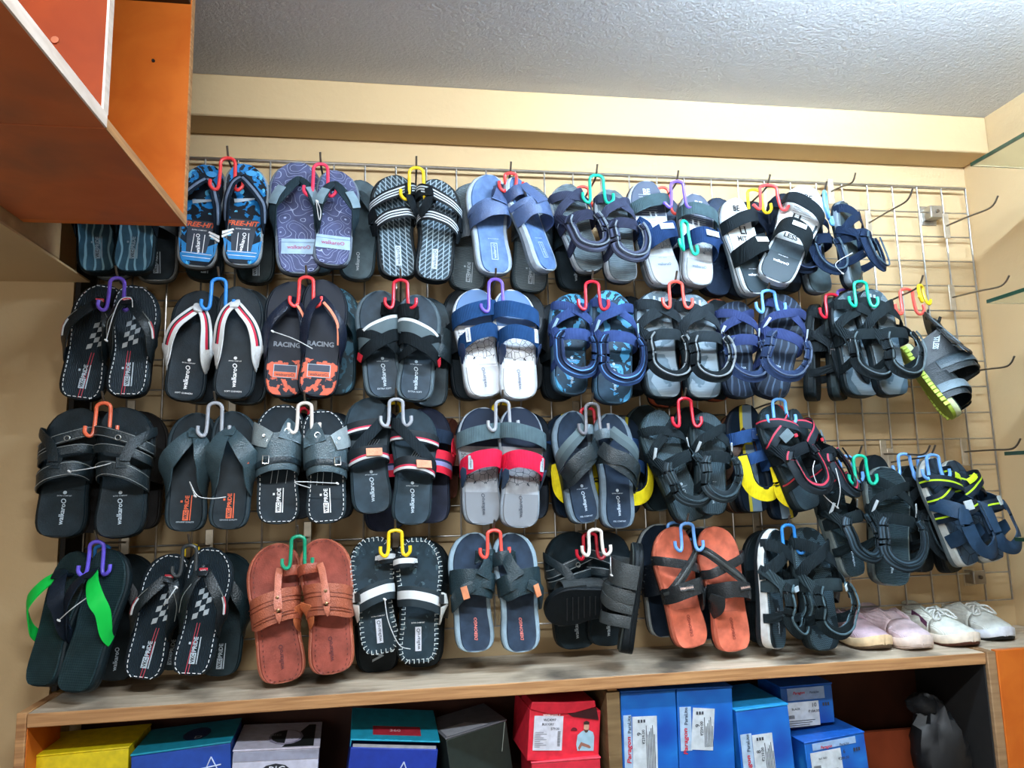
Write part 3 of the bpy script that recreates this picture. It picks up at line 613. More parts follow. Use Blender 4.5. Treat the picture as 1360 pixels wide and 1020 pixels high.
def st_whiteblue(F, r):
    F.sole(r, (rub((150, 156, 164)), rub((196, 204, 212)))); F.insole(r, ins('cracks', (222, 226, 232), (40, 46, 60), (96, 128, 172)))
    n = fab((36, 78, 132)); F.strap(r, 'toe_band', n, F.arch(.70, .78, .042, .036, .02)); F.strap(r, 'instep_band', n, F.arch(.46, .53, .052, .032, .05, .036, .036)); pl, M = F.patch(r, 'strap_label', mat((206, 212, 220)), -.7, .52, .044, .011, .032, 0, .002); flat_text('walkaroO', M @ Matrix.Rotation(1.5708, 4, 'Z'), .026, mat((70, 90, 120)), pl)
    for sg in (1, -1): F.strap(r, 'side_wing', mat((36, 52, 84)), [(sg*1.0, .46, .030, .010), (sg*1.03, .40, .018, .022), (sg*1.0, .32, -.006, .010)], th=.003)
    F.text(r, 'walkaroO', 0, .17, .046, 90, mat((110, 116, 132)), ital=.15)
    F.decal(r, 'line_print', mat((120, 128, 140)), [[(F.P(-.85, .3, 0).x, .29), (F.P(.85, .3, 0).x, .285), (F.P(.85, .3, 0).x, .288), (F.P(-.85, .3, 0).x, .293)]], .0036)
def st_bluesport(F, r):
    F.sole(r, (rub((34, 54, 76)), rub((70, 104, 130)))); F.insole(r, ins('splash', (44, 74, 96), (72, 150, 196), (36, 54, 70)))
    w_ = fab((58, 80, 136)); sport(F, r, w_, w_, stripes([(0, (40, 70, 120)), (.25, (96, 150, 214)), (.35, (36, 56, 100)), (.65, (96, 150, 214)), (.75, (36, 60, 106))]), fab((30, 46, 76)), mat((150, 186, 206)), droop=.008); brand(F, r, LG, .2, .05)
def st_blackcross(F, r):
    F.sole(r, (rub((40, 42, 46)), rub((70, 76, 82)))); F.insole(r, ins('bars', (116, 128, 138), (176, 188, 196)))
    k = fab((66, 69, 73)); sport(F, r, k, k, fab((44, 47, 50)), fab((150, 158, 162)), None, droop=.012, wf=.026)
    F.decal(r, 'print', mat((170, 184, 192)), [[(F.P(x_, .9, 0).x, y0), (F.P(x_, .9, 0).x+.006, y0), (F.P(x_, .9, 0).x+.006, y1), (F.P(x_, .9, 0).x, y1)] for x_, y0, y1 in ((-.3, .86, .94), (.0, .88, .93), (-.45, .80, .84))])
def st_navysport(F, r):
    F.sole(r, (rub((40, 52, 72)), rub((58, 74, 98)))); F.insole(r, ins('waves', (40, 56, 80), (74, 92, 116)))
    w_ = fab((56, 72, 122)); sport(F, r, w_, w_, fab((52, 72, 112)), fab((96, 110, 134)), mat((190, 204, 216)), droop=.012)
    F.text(r, 'OUTDOOR', 0, .3, .03, 0, LG)
def st_blackclump(F, r):
    F.sole(r, (rub((34, 36, 38)), rub((54, 58, 60)))); F.insole(r, ins('bars', (92, 104, 112), (150, 162, 168)))
    k = fab((50, 53, 55)); sport(F, r, k, k, fab((46, 48, 50)), fab((120, 128, 130)), None, droop=.010, wf=.024)
    F.decal(r, 'print', mat((160, 172, 178)), [[(F.P(x_, .9, 0).x, y0), (F.P(x_, .9, 0).x+.007, y0), (F.P(x_, .9, 0).x+.007, y1), (F.P(x_, .9, 0).x, y1)] for x_, y0, y1 in ((.3, .86, .95), (.05, .88, .94), (-.35, .82, .86), (.4, .55, .66), (-.2, .5, .62))])
def st_slideblack(F, r):
    F.sole(r, (rub((34, 38, 40)), rub((40, 46, 50)))); F.insole(r, ins('grain', (44, 54, 60)), inset=.003); k = m_((58, 66, 70), .45)
    bands(F, r, [('upper_band', .64, .80, .042, .021, k, .02), ('middle_band', .55, .65, .049, .018, k, .03), ('lower_band', .38, .47, .056, .030, k, .05)]); F.strap(r, 'cross_band', k, [(-1.0, .80, -.01, .018), (-1.04, .79, .01, .018), (-.75, .73, .034, .018), (-.45, .66, .048, .02), (-.3, .56, .054, .02), (-.3, .50, .056, .02)], off=.002)
    sm = mat((150, 156, 156))
    for tl, tm, h, bow, dw in ((.64, .80, .042, .02, .032), (.55, .65, .049, .03, .027), (.38, .47, .056, .05, .046), (.38, .47, .056, .05, -.046), (.64, .80, .042, .02, -.032)):
        F.strap(r, 'seam', sm, [(p[0], p[1]+dw, p[2], .0011) for p in F.arch(tl, tm, h, .01, bow)[1:-1]], th=.0012, off=.0022)
    b = MB(); P = F.P(.0, .72, .046); b.tube([P+Vector((.005*math.cos(k_*.524), .005*math.sin(k_*.524), .003)) for k_ in range(13)], .0012, 6); b.build('eyelet', mat((170, 172, 170), .3, None, .8), r)
    pl, M = F.patch(r, 'badge', k, -.2, .52, .056, .02, .024, 0, .002, -15); brand(F, r, LG, .19)
def st_mule(F, r):
    F.sole(r, (rub((44, 50, 54)), rub((72, 82, 88)))); F.insole(r, ins('plain', (46, 56, 62)), inset=.007); m = m_((88, 102, 108), .34)
    thong(F, r, m, te=.36, w=(.022, .040, .050), h=.050, tab=m, tj=.80); pridebox(F, r, OR, .19); F.text(r, 'GENUINE QUALITY', 0, .075, .034, 0, LG)
    if F.s < 0: F.patch(r, 'side_tag', OR, -.7, .55, .046, .006, .014, 10, .0025)
def st_blackmule(F, r):
    F.sole(r, (rub((44, 48, 52)), rub((80, 86, 90)))); F.insole(r, ins('plain', (44, 56, 66)), inset=.004); F.stitches(r, WH, .006); m = m_((104, 118, 124), .32)
    F.strap(r, 'vamp', m, F.arch(.56, .60, .050, .062, .03, .04, .06)); F.strap(r, 'lower_band', m, F.arch(.43, .46, .055, .030, .035)); F.strap(r, 'toe_piece', m, [(.5, .83, .022, .03), (.45, .76, .038, .042), (.4, .66, .048, .05)], off=.0012)
    F.strap(r, 'side_tongue', m_((150, 164, 168), .36), [(-1.0, .76, .002, .044), (-.9, .73, .024, .044), (-.62, .69, .042, .040), (-.35, .66, .052, .034)], off=.003)
    F.strap(r, 'buckle_strap', m_((64, 74, 80), .34), [(p[0], p[1], p[2], .012) for p in F.arch(.45, .48, .055, .01, .035)[1:-1]], off=.0035)
    b = MB(); P = F.P(-.55, .50, .053)
    b.tube([P+Vector(v) for v in ((-.006, -.008, .006), (.006, -.008, .006), (.006, .008, .006), (-.006, .008, .006), (-.006, -.008, .006))], .0014, 6); b.build('buckle', mat((210, 214, 216), .25, None, .9), r)
    for a, t in ((.28, .74), (-.45, .66), (-.6, .70)):
        b = MB(); P = F.P(a, t, .047 if a < 0 else .044); rr = .0055 if a > 0 else .0022
        b.tube([P+Vector((rr*math.cos(k*.524), rr*math.sin(k*.524), .006)) for k in range(13)], .0012, 6); b.build('eyelet', mat((190, 194, 196), .3, None, .9), r)
    pridebox(F, r, WH, .19)
    for k in (-.018, -.006, .012): F.decal(r, 'line_print', LG, [[(k, .33), (k+.0012, .33), (k+.004, .44), (k+.003, .44)]])
def st_redwhitecross(F, r):
    F.sole(r, (rub((46, 52, 56)), rub((76, 86, 92)))); F.insole(r, ins('plain', (64, 76, 86)), inset=.003)
    s = stripes([(0, (60, 62, 66)), (.1, (214, 218, 222)), (.28, (206, 60, 86)), (.42, (60, 62, 66))]); F.strap(r, 'toe_strap', s, F.arch(.70, .74, .036, .024, .02)); F.strap(r, 'instep_strap', s, F.arch(.44, .48, .050, .030, .035)); k = fab((64, 68, 72)); F.strap(r, 'diagonal_strap', k, F.arch(.46, .86, .044, .022, .0), off=.002); F.strap(r, 'toe_strap_end', k, [(.98, .84, -.01, .02), (1.0, .845, .012, .02), (.7, .86, .028, .02)])
    F.patch(r, 'leather_label', m_((226, 150, 116), .6), -.35 if F.s < 0 else .1, .49, .052, .034, .017, 0, .003, -15); brand(F, r, LG, .2); 
    for k_ in range(4): F.decal(r, 'line_print', LG, [[(-.012+k_*.005, .53), (-.0108+k_*.005, .53), (.004+k_*.006, .63), (.003+k_*.006, .63)]])
def st_redgrey(F, r):
    F.sole(r, (rub((120, 126, 132)), rub((150, 160, 170)))); F.insole(r, ins('cracks', (156, 160, 166), (58, 64, 76), (46, 60, 84)), inset=.003)
    F.strap(r, 'toe_band', fab((108, 124, 130)), F.arch(.70, .78, .042, .034, .02)); F.strap(r, 'instep_band', fab((224, 36, 74), .6), F.arch(.46, .51, .053, .038, .05)); pl, M = F.patch(r, 'strap_label', LG, -.72, .50, .043, .011, .030, 0, .002); flat_text('walkaroO', M @ Matrix.Rotation(1.5708, 4, 'Z'), .024, mat((60, 70, 84)), pl)
    for sg in (1, -1): F.strap(r, 'side_wing', mat((44, 66, 92)), [(sg*1.0, .46, .030, .010), (sg*1.03, .40, .018, .022), (sg*1.0, .32, -.006, .010)], th=.003)
    F.text(r, 'walkaroO', 0, .17, .046, 90, mat((60, 66, 76)), ital=.15)
def st_rimthong(F, r):
    F.sole(r, (rub((40, 44, 50)), rub((124, 134, 144)))); F.insole(r, ins('plain', (54, 66, 84)), inset=.010); k = m_((54, 60, 62), .42)
    toeloop(F, r, m_((112, 122, 128), .4), w=.022, h=.032); F.strap(r, 'toe_strap', stripes([(0, (96, 106, 108)), (.5, (110, 120, 122))]), [(.4, .83, .032, .024), (0, .76, .042, .026), (-.5, .68, .044, .028), (-.9, .60, .03, .03), (-1.04, .54, .01, .03), (-1, .52, -.01, .03)]); F.strap(r, 'instep_strap', k, F.arch(.38, .62, .050, .038, .02)); F.strap(r, 'side_strap', k, [(.95, .68, .028, .03), (.6, .60, .046, .034), (-.1, .56, .053, .03), (-.7, .48, .046, .03), (-1.0, .40, .02, .03)], off=.002)
    brand(F, r, LG, .19, .044); F.text(r, 'FEEL COMFORT', 0, .06, .03, 0, LG)
def st_blacksport(F, r):
    F.sole(r, (rub((44, 48, 50)), rub((72, 80, 82)))); F.insole(r, ins('ribsv', (82, 94, 100), (112, 124, 130)))
    k = fab((52, 57, 59)); sport(F, r, k, k, stripes([(0, (54, 62, 66)), (.2, (96, 106, 112)), (.3, (54, 62, 66)), (.5, (96, 106, 112)), (.6, (50, 58, 62))]), fab((90, 100, 104)), mat((192, 204, 210)), droop=.012); brand(F, r, LG, .2, .044)
def st_navyyellow(F, r):
    F.sole(r, (rub((34, 44, 56)), rub((44, 58, 76)))); F.insole(r, ins('stripe', (38, 50, 68), (212, 196, 60), (130, 152, 170)), inset=.003); n = fab((46, 82, 136))
    F.strap(r, 'toe_strap', n, F.arch(.66, .72, .036, .030, .01)); F.strap(r, 'instep_strap', n, F.arch(.44, .52, .050, .026, .02)); pl, M = F.patch(r, 'strap_label', mat((40, 66, 112)), .0, .695, .041, .024, .022, 0, .002); F.decal(r, 'line_print', mat((190, 176, 50)), [[(-.012, .62), (.012, .62), (.012, .64), (-.012, .64)]])
    y = fab((236, 214, 34), .6); rg = [(.98, .50, .040, .022), (1.05, .38, .046, .026), (.98, .26, .046, .03), (.6, .18, .048, .03), (0, .15, .05, .03), (-.6, .18, .048, .03), (-.98, .26, .046, .03), (-1.05, .38, .046, .026), (-.98, .50, .040, .022)]
    F.strap(r, 'heel_strap', y, rg, th=.005); F.strap(r, 'heel_lining', fab((34, 44, 64)), [(p[0]*.98, p[1]+.02, p[2]+.004, p[3]*.9) for p in rg], th=.004, off=-.004)
    F.decal(r, 'chevron_print', mat((214, 196, 60)), [[(-.006, .685), (0, .705), (.006, .685), (0, .692)]], .048)
def st_meshred(F, r):
    F.sole(r, (rub((48, 54, 56)), rub((60, 66, 68)))); F.insole(r, ins('bars', (70, 78, 82), (40, 44, 48))); k = fab((46, 49, 52)); rd = stripes([(0, (60, 66, 72)), (.7, (60, 66, 72)), (.75, (190, 56, 76)), (.92, (50, 54, 58))])
    sport(F, r, rd, k, rd, fab((34, 37, 40)), None, droop=.004); F.patch(r, 'badge', m_((120, 132, 138), .4), -.35, .68, .037, .03, .022, 25, .003); F.patch(r, 'red_stud', RD, .1, .66, .04, .009, .008, 0, .004)
def st_blackweave(F, r):
    F.sole(r, (rub((110, 114, 110)), rub((124, 126, 120)))); F.insole(r, ins('ribs', (70, 82, 86), (44, 52, 54))); k = fab((46, 51, 52))
    sport(F, r, k, k, stripes([(0, (44, 52, 58)), (.15, (84, 98, 108)), (.3, (44, 52, 58)), (.45, (84, 98, 108)), (.6, (44, 52, 58)), (.75, (84, 98, 108)), (.88, (44, 52, 58))]), fab((60, 66, 68)), mat((186, 194, 198)), droop=.006); F.text(r, 'walkaroO', 0, .17, .04, 80, LG)
def st_limesport(F, r):
    F.sole(r, (rub((120, 124, 124)), rub((176, 178, 172)))); F.insole(r, ins('tiles', (74, 86, 100), (30, 38, 50))); n = fab((46, 60, 78)); lm = stripes([(0, (40, 52, 66)), (.38, (40, 52, 66)), (.44, (178, 214, 40)), (.6, (40, 52, 66))])
    F.strap(r, 'front_strap', lm, F.arch(.62, .84, .036, .026, .0)); F.strap(r, 'front_strap', lm, F.arch(.80, .64, .042, .026, .0), off=.002); F.strap(r, 'lime_tab', mat((200, 226, 40), .5), [(.0, .80, .045, .014), (.3, .775, .044, .014), (.55, .76, .038, .014)], off=.004)
    nv = rub((46, 76, 104)); F.strap(r, 'instep_strap', lm, F.arch(.46, .50, .060, .026, .02), off=.003); F.patch(r, 'strap_label', mat((176, 184, 186)), -.45, .52, .061, .022, .022, 0, .003)
    for sg in (1, -1):
        F.strap(r, 'side_panel', nv, [(sg*1.0, .60, -.010, .03), (sg*1.05, .56, .018, .034), (sg*1.0, .50, .044, .036), (sg*.8, .47, .054, .03)], th=.004); F.strap(r, 'side_panel', nv, [(sg*1.0, .24, -.010, .03), (sg*1.05, .26, .014, .032), (sg*1.05, .29, .036, .028)], th=.004)
    rg = [(.80, .50, .056, .022), (1.03, .42, .054, .030), (1.06, .31, .052, .030), (.98, .20, .052, .030), (.62, .125, .052, .030), (0, .09, .052, .030), (-.62, .125, .052, .030), (-.98, .20, .052, .030), (-1.06, .31, .052, .030), (-1.03, .42, .054, .030), (-.80, .50, .056, .022)]; F.strap(r, 'heel_cup', nv, rg, th=.006)
    F.text(r, 'walkaroO', 0, .26, .036, 0, mat((200, 224, 60)))
def st_greenthong(F, r):
    F.sole(r, (rub((34, 42, 44)), rub((42, 54, 56)))); F.insole(r, ins('dots', (48, 78, 82), (34, 56, 60))); thong(F, r, stripes([(0, (20, 196, 74)), (1, (20, 196, 74))], .5), te=.36, w=(.018, .030, .024), h=.05, tab=rub((40, 50, 56)), tj=.80, post=rub((30, 40, 50)), med=rub((36, 50, 70)))
def st_kolha(F, r):
    F.sole(r, (rub((120, 70, 54)), m_((176, 96, 72)))); F.insole(r, ins('grain', (160, 80, 66), rough=.38), inset=.005); m = m_((172, 94, 70), .4)
    F.strap(r, 'band', m, F.arch(.48, .54, .050, .062, .03, .05, .07)); toeloop(F, r, m_((166, 82, 58), .42), t=.78, w=.020, h=.03); F.strap(r, 'centre_strap', m_((192, 112, 88), .4), [(.16, .80, .028, .014), (.1, .74, .038, .014), (.06, .64, .05, .013), (.05, .55, .056, .016), (.05, .46, .054, .010), (.05, .425, .05, .002)], off=.003)
    for t, h in ((.60, .056), (.51, .058)):
        b = MB(); b.tube([F.P(.05, t, h+.0005), F.P(.05, t, h+.004), F.P(.05, t, h+.005)], [.0036, .0034, .001], 10); b.build('rivet', mat((150, 120, 90), .3, None, .9), r)
    for dt in (-.075, -.055, .02, .05): F.strap(r, 'tooled_line', m_((140, 66, 44)), [(p[0], p[1]+dt, p[2], .0022) for p in F.arch(.48, .54, .050, .01, .03)[1:-1]], th=.0012, off=.002)
    F.stitches(r, m_((120, 50, 38)), .014, ln=.004); F.text(r, 'walkaroO', 0, .18, .048, 90, mat((96, 38, 40)), bold=.02); F.strap(r, 'side_lining', m_((206, 118, 76)), [(1.0, .53, .03, .03), (1.03, .44, .016, .05), (1.0, .38, -.006, .03)], th=.003)
def st_whitestitch(F, r):
    F.sole(r, (rub((34, 36, 38)), rub((44, 48, 50)))); F.insole(r, ins('splash', (60, 72, 80), (58, 70, 78), (96, 112, 116)), inset=.003); F.stitches(r, mat((206, 214, 214)), .007, ln=.0085, blanket=True)
    s = stripes([(0, (74, 80, 84)), (.3, (74, 80, 84)), (.36, (222, 226, 228)), (.78, (74, 80, 84))]); F.strap(r, 'instep_band', s, F.arch(.44, .52, .050, .040, .04)); toeloop(F, r, stripes([(0, (60, 64, 68)), (.35, (222, 226, 228)), (.8, (60, 64, 68))]), w=.024, h=.030)
    F.strap(r, 'side_band', m_((222, 222, 216), .5), [(-1.02, .54, .022, .022), (-1.10, .44, .026, .03), (-1.06, .36, .01, .03), (-1.0, .32, -.008, .02)], th=.0035); F.patch(r, 'buckle', mat((40, 44, 46), .3), -.86, .50, .04, .012, .018, 0, .004)
    pl, M = F.patch(r, 'heel_label', mat((206, 210, 220)), 0, .19, .003, .013, .048, 0, .001); flat_text('walkaroO', M @ Matrix.Rotation(1.5708, 4, 'Z'), .042, mat((40, 44, 60)), pl); F.text(r, 'EXTRA COMFORT', 0, .315, .028, 0, WH)
def st_debongo(F, r):
    F.sole(r, (rub((34, 36, 40)), rub((146, 168, 182)))); F.insole(r, ins('plain', (62, 80, 104)), inset=.0085, depth=.0008); m = m_((66, 82, 88), .4)
    F.strap(r, 'wide_strap', m, F.arch(.58, .52, .048, .052, .03, .05, .03)); F.strap(r, 'buckle_strap', m, [(-.2, .56, .05, .02), (-.6, .52, .047, .026), (-.9, .46, .034, .028), (-1.04, .40, .01, .028), (-1, .38, -.01, .028)], off=.003); F.strap(r, 'medial_strap', m, [(.2, .60, .048, .03), (.7, .58, .046, .034), (1.02, .55, .02, .036), (1, .53, -.01, .036)], off=.0012); toeloop(F, r, m, t=.79, w=.028, h=.034); F.strap(r, 'centre_strap', m, [(.55, .80, .034, .026), (.45, .72, .046, .026), (.2, .62, .052, .034)], off=.002)
    F.patch(r, 'buckle', mat((222, 140, 100), .35), -.62, .50, .052, .014, .026, 15, .003); F.text(r, 'DEBONGO', 0, .19, .046, 90, mat((232, 130, 120)), ital=.2, bold=.02)
def st_side(F, r):
    F.sole(r, (rub((30, 32, 34)), rub((38, 40, 42)))); F.insole(r, ins('grain', (88, 84, 78)), inset=.004); m = m_((92, 88, 86), .45)
    bands(F, r, [('upper_band', .68, .74, .046, .05, m, .02), ('middle_band', .50, .54, .055, .028, m, .02), ('heel_strap', .28, .30, .05, .024, m, .0)]); F.strap(r, 'cross_band', m, F.arch(.40, .62, .056, .022, 0))
    b = MB()
    for k in range(9):
        b.tube([F.P(-.6, .3+k*.06, -F.th[0]-.0003), F.P(.6, .3+k*.06, -F.th[0]-.0003)], .0012, 4)
    b.build('tread', mat((24, 25, 26), .9), r)
def st_terracotta(F, r):
    F.sole(r, (rub((50, 44, 42)), rub((186, 100, 78)))); F.insole(r, ins('plain', (206, 108, 84), rough=.36), inset=.002); m = m_((78, 72, 70), .3); cross2(F, r, m, None, .042, .020, (.74, .62, .82, .46))
    for d in (-.005, .005): pass
    F.strap(r, 'cross_rib', m_((100, 94, 90), .3), [(p[0], p[1], p[2], .007) for p in F.arch(.46, .82, .043, .01, 0)[1:-1]], off=.003)
    bd = F.strap(r, 'instep_band', m, F.arch(.44, .48, .056, .034, .035)); F.strap(r, 'side_tab', m, [(1.0, .46, .034, .03), (1.04, .38, .02, .04), (1.0, .32, -.008, .03)], th=.004)
    pl, M = F.patch(r, 'strap_label', m, -.35, .50, .057, .032, .012, 0, .0012, -12); flat_text('DEBONGO', M, .028, mat((224, 180, 160)), pl); F.text(r, 'DEBONGO', 0, .18, .046, 90, mat((120, 50, 44)))
    x = F.P(0, .3, 0).x; F.decal(r, 'line_print', mat((150, 70, 56)), [[(-.022, .318), (.022, .312), (.022, .315), (-.022, .321)]])
def st_whiterim(F, r):
    F.sole(r, (rub((60, 62, 64)), rub((206, 208, 206)) if F.s > 0 else rub((70, 76, 78)))); F.insole(r, ins('bars', (52, 60, 66), (104, 124, 134))); k = fab((56, 60, 62)); sport(F, r, k, fab((76, 82, 84)), fab((52, 56, 58)), fab((110, 130, 136)), None, droop=.014, wf=.026); F.patch(r, 'strap_label', mat((190, 206, 214)), -.2 if F.s > 0 else -.7, .50, .052, .016, .012, 20, .003); brand(F, r, LG, .2, .04)
def st_lime(F, r):
    F.sole(r, (rub((150, 170, 60)), rub((186, 192, 150)))); F.insole(r, ins('plain', (54, 58, 58))); k = m_((52, 55, 58), .5); g = m_((122, 134, 142), .5)
    F.strap(r, 'toe_band', k, F.arch(.66, .70, .046, .075, .02)); F.strap(r, 'velcro_strap', g, F.arch(.72, .74, .052, .024, .02), off=.003); F.strap(r, 'velcro_end', k, [(-.7, .74, .046, .028), (-1.1, .74, .042, .028), (-1.3, .74, .04, .028)], off=.004)
    F.strap(r, 'instep_band', k, F.arch(.46, .46, .098, .055, .02)); F.strap(r, 'velcro_strap', m_((84, 92, 98)), F.arch(.45, .45, .101, .026, .02)[2:-1], off=.003)
    rg = [(.9, .46, .098, .05), (1.08, .34, .088, .055), (1.1, .14, .078, .058), (1.0, -.06, .074, .056), (.6, -.19, .076, .05), (0, -.24, .078, .044)]
    rg = rg+[(-p[0],)+p[1:] for p in rg[-2::-1]]
    F.strap(r, 'heel_collar', k, rg, th=.006); F.strap(r, 'collar_panel', g, [(p[0], p[1], p[2], p[3]*.62) for p in rg[1:5]], off=.004)
    for sg in (1, -1): F.strap(r, 'side_panel', k, [(sg*1.0, .30, -.011, .06), (sg*1.06, .27, .02, .07), (sg*1.06, .22, .07, .07)], th=.005)
    F.strap(r, 'heel_tab', k, [(0, -.25, .075, .014), (0, -.30, .085, .012), (0, -.335, .092, .010)], th=.004)
    y = Vector((0, .81, -.58)); z = Vector((0, .58, .81)); M = Matrix((y, z, y.cross(z))).transposed().to_4x4(); M.translation = F.P(1.06, .20, .048)+Vector((F.s*.010, 0, 0))
    if F.s > 0: flat_text('RESTLESS', M, .050, mat((196, 212, 222), .6), r, height=.013, bold=.02)
    for i in range(16):
        for sg in (-1, 1):
            b = MB(); P = F.P(sg*1.0, .08+i*.055, -F.th[0]*.6); b.box((-.0026, -.0045, -.008), (.0026, .0045, .003), Matrix.Translation(P)); b.build('sole_lug', rub((176, 196, 84)), r)
def st_plain(c=(50, 56, 60), ic=(48, 56, 62), rim=None, kind='thong', pat='grain', txt=None):
    def f(F, r):
        F.sole(r, (rub(tuple(int(v*.8) for v in c)), rub(rim or c))); F.insole(r, ins(pat, ic, tuple(min(255, int(v*1.5)) for v in ic)))
        if kind == 'thong': thong(F, r, m_(c), te=.36)
        elif kind == 'band': F.strap(r, 'wide_band', m_(c), F.arch(.50, .58, .05, .07, .03))
        elif kind == 'sport': sport(F, r, fab(c), fab(c), fab(c), fab(tuple(min(255, int(v*1.8)) for v in c)))
        if txt == 'pride': pridebox(F, r, LG, .16)
        elif txt: F.text(r, txt, 0, .17, .046, 90, LG, bold=.02)
    return f
def st_redstrap(F, r):
    F.sole(r, (rub((40, 48, 66)), rub((56, 66, 90)))); F.insole(r, ins('plain', (60, 60, 84))); bands(F, r, [('toe_band', .70, .74, .042, .03, fab((60, 70, 90)), .02)]); F.strap(r, 'instep_band', stripes([(0, (220, 40, 64)), (.3, (150, 150, 200)), (.5, (60, 70, 110)), (.6, (220, 40, 64))]), F.arch(.46, .50, .056, .05, .04)); F.strap(r, 'side_wing', fab((224, 44, 66)), [(-1.02, .72, .006, .03), (-1.06, .58, .02, .034), (-1.08, .5, .01, .03)], th=.004)

import sys
def sandal(desc, style, side, heel, toe, turn=0, Y=(-.135, -.160), w=1.06, th=(.026, .019), group=None, spring=.10, cat='sandal', word='sandal', label=None):
    """Y = depth of the footbed at toe and heel"""
    T = at(toe[0], toe[1], Y[0]); H = at(heel[0], heel[1], Y[1]); L = (T-H).length; u = (T-H)/L
    n = Vector((0, -1, 0)); n = (n-u*n.dot(u)).normalized(); n = Matrix.Rotation(math.radians(turn), 3, u) @ n
    x = u.cross(n); M = Matrix((x, u, n)).transposed().to_4x4(); M.translation = H - n*(sum(th)/2)
    r = empty('sandal', M); F = Foot(side, L, w, th, spring)
    tag(r, label or f"{'left' if side == 'L' else 'right'} {word} of {desc}", cat, group); style(F, r)
    LEN.append((desc[:30], side, round(L, 3))); return r
LEN = []
# ------------------------------------------------------------------ what hangs where
FRONT = (-.150, -.172); BACK = (-.078, -.088)
ROWS = ['sandals hanging in the top row', 'sandals hanging in the second row', 'sandals hanging in the third row', 'sandals hanging in the bottom row']
def pair(row, desc, style, lh, lt, rh, rt, Y=FRONT, tl=7, tr=7, w=1.06, th=(.026, .019), dr=-.012, word='sandal'):
    g = ROWS[row]
    if lh: sandal(desc, style, 'L', lh, lt, tl, Y, w, th, g, word=word)
    if rh: sandal(desc, style, 'R', rh, rt, tr, (Y[0]+dr, Y[1]+dr), w, th, g, word=word)
# --- top row
pair(0, 'the dark teal wavy flip-flops half hidden under the orange cabinet', st_teal, (131, 362), (128, 222), (176, 362), (182, 222))
pair(0, 'the pale grey slippers just behind the teal wavy flip-flops', st_plain((120, 122, 124), (70, 72, 76), (150, 152, 152), 'band', txt='pride'), (150, 370), (146, 226), (208, 374), (206, 228), BACK)
pair(0, 'the blue splash-print flip-flops lettered in orange', st_freehit, (260, 355), (275, 219), (321, 353), (327, 218))
pair(0, 'the black slippers hanging behind the blue splash-print flip-flops', st_plain((40, 46, 46), (40, 50, 48), txt='pride'), (270, 372), (282, 236), (339, 376), (340, 238), BACK)
pair(0, 'the violet-blue flip-flops with contour-line soles', st_topo, (398, 364), (393, 216), (440, 353), (449, 227), w=1.14)
pair(0, 'the frosty grey slippers hidden behind the contour-line flip-flops', st_plain((88, 100, 106), (96, 110, 116), txt='walkaroO'), (421, 363), (418, 236), (473, 371), (482, 240), BACK)
pair(0, 'the black sandals with triple white-lined straps', st_lines, (530, 369), (523, 233), (575, 373), (583, 239), w=1.14)
pair(0, 'the steel-blue wide-strap slides with toe loops', st_blueslide, (658, 364), (648, 232), None, None, w=1.12, tl=12)
sandal('the steel-blue wide-strap slides with toe loops, turned sideways', st_blueslide, 'R', (729, 360), (684, 236), 40, (-.172, -.185), 1.1, (.026, .019), ROWS[0])
pair(0, 'the charcoal slippers hanging behind the steel-blue slides', st_plain((84, 92, 100), (100, 108, 112), (96, 104, 110), 'band', 'ribs', txt='pride'), (620, 386), (630, 243), (703, 388), (707, 247), BACK)
pair(0, 'the grey sport sandals with drooping slate ankle loops', st_greysport, (787, 361), (749, 245), (828, 374), (811, 252), tl=10, tr=12, w=1.12)
pair(0, 'the dark slippers low behind the grey ankle-loop sandals', st_plain((48, 56, 60), (60, 66, 70), kind='band', txt='walkaroO'), (764, 386), (757, 250), None, None, BACK)
pair(0, 'the pale grey sandals with broad navy instep bands', st_limitgrey, (886, 379), (856, 240), (927, 379), (926, 258), tl=14, tr=8, w=1.06, th=(.034, .024))
pair(0, 'the navy slippers peeping out behind the pale grey banded sandals', st_plain((44, 54, 76), (54, 62, 84), kind='band'), (905, 392), (880, 262), (950, 392), (958, 264), BACK)
sandal('the white-soled sandals with black bands, leaning left', st_limitblack, 'L', (1005, 391), (975, 263), 16, (-.165, -.185), 1.0, (.034, .024), ROWS[0])
sandal('the white-soled sandals with black bands, leaning right', st_limitblack, 'R', (1026, 374), (1077, 249), -14, (-.185, -.21), 1.0, (.034, .024), ROWS[0])
pair(0, 'the dark navy sandals behind the white-soled black-band pair', st_plain((36, 44, 62), (44, 50, 62), kind='sport'), (976, 394), (1003, 268), (1045, 388), (1044, 258), BACK)
sandal('the navy velcro sandals at the right end of the top row', st_navyside, 'L', (1090, 389), (1072, 272), 6, (-.105, -.12), 1.0, (.026, .019), ROWS[0])
sandal('the navy velcro sandals at the right end of the top row', st_navyside, 'R', (1137, 382), (1121, 268), 32, (-.135, -.155), 1.04, (.026, .019), ROWS[0])
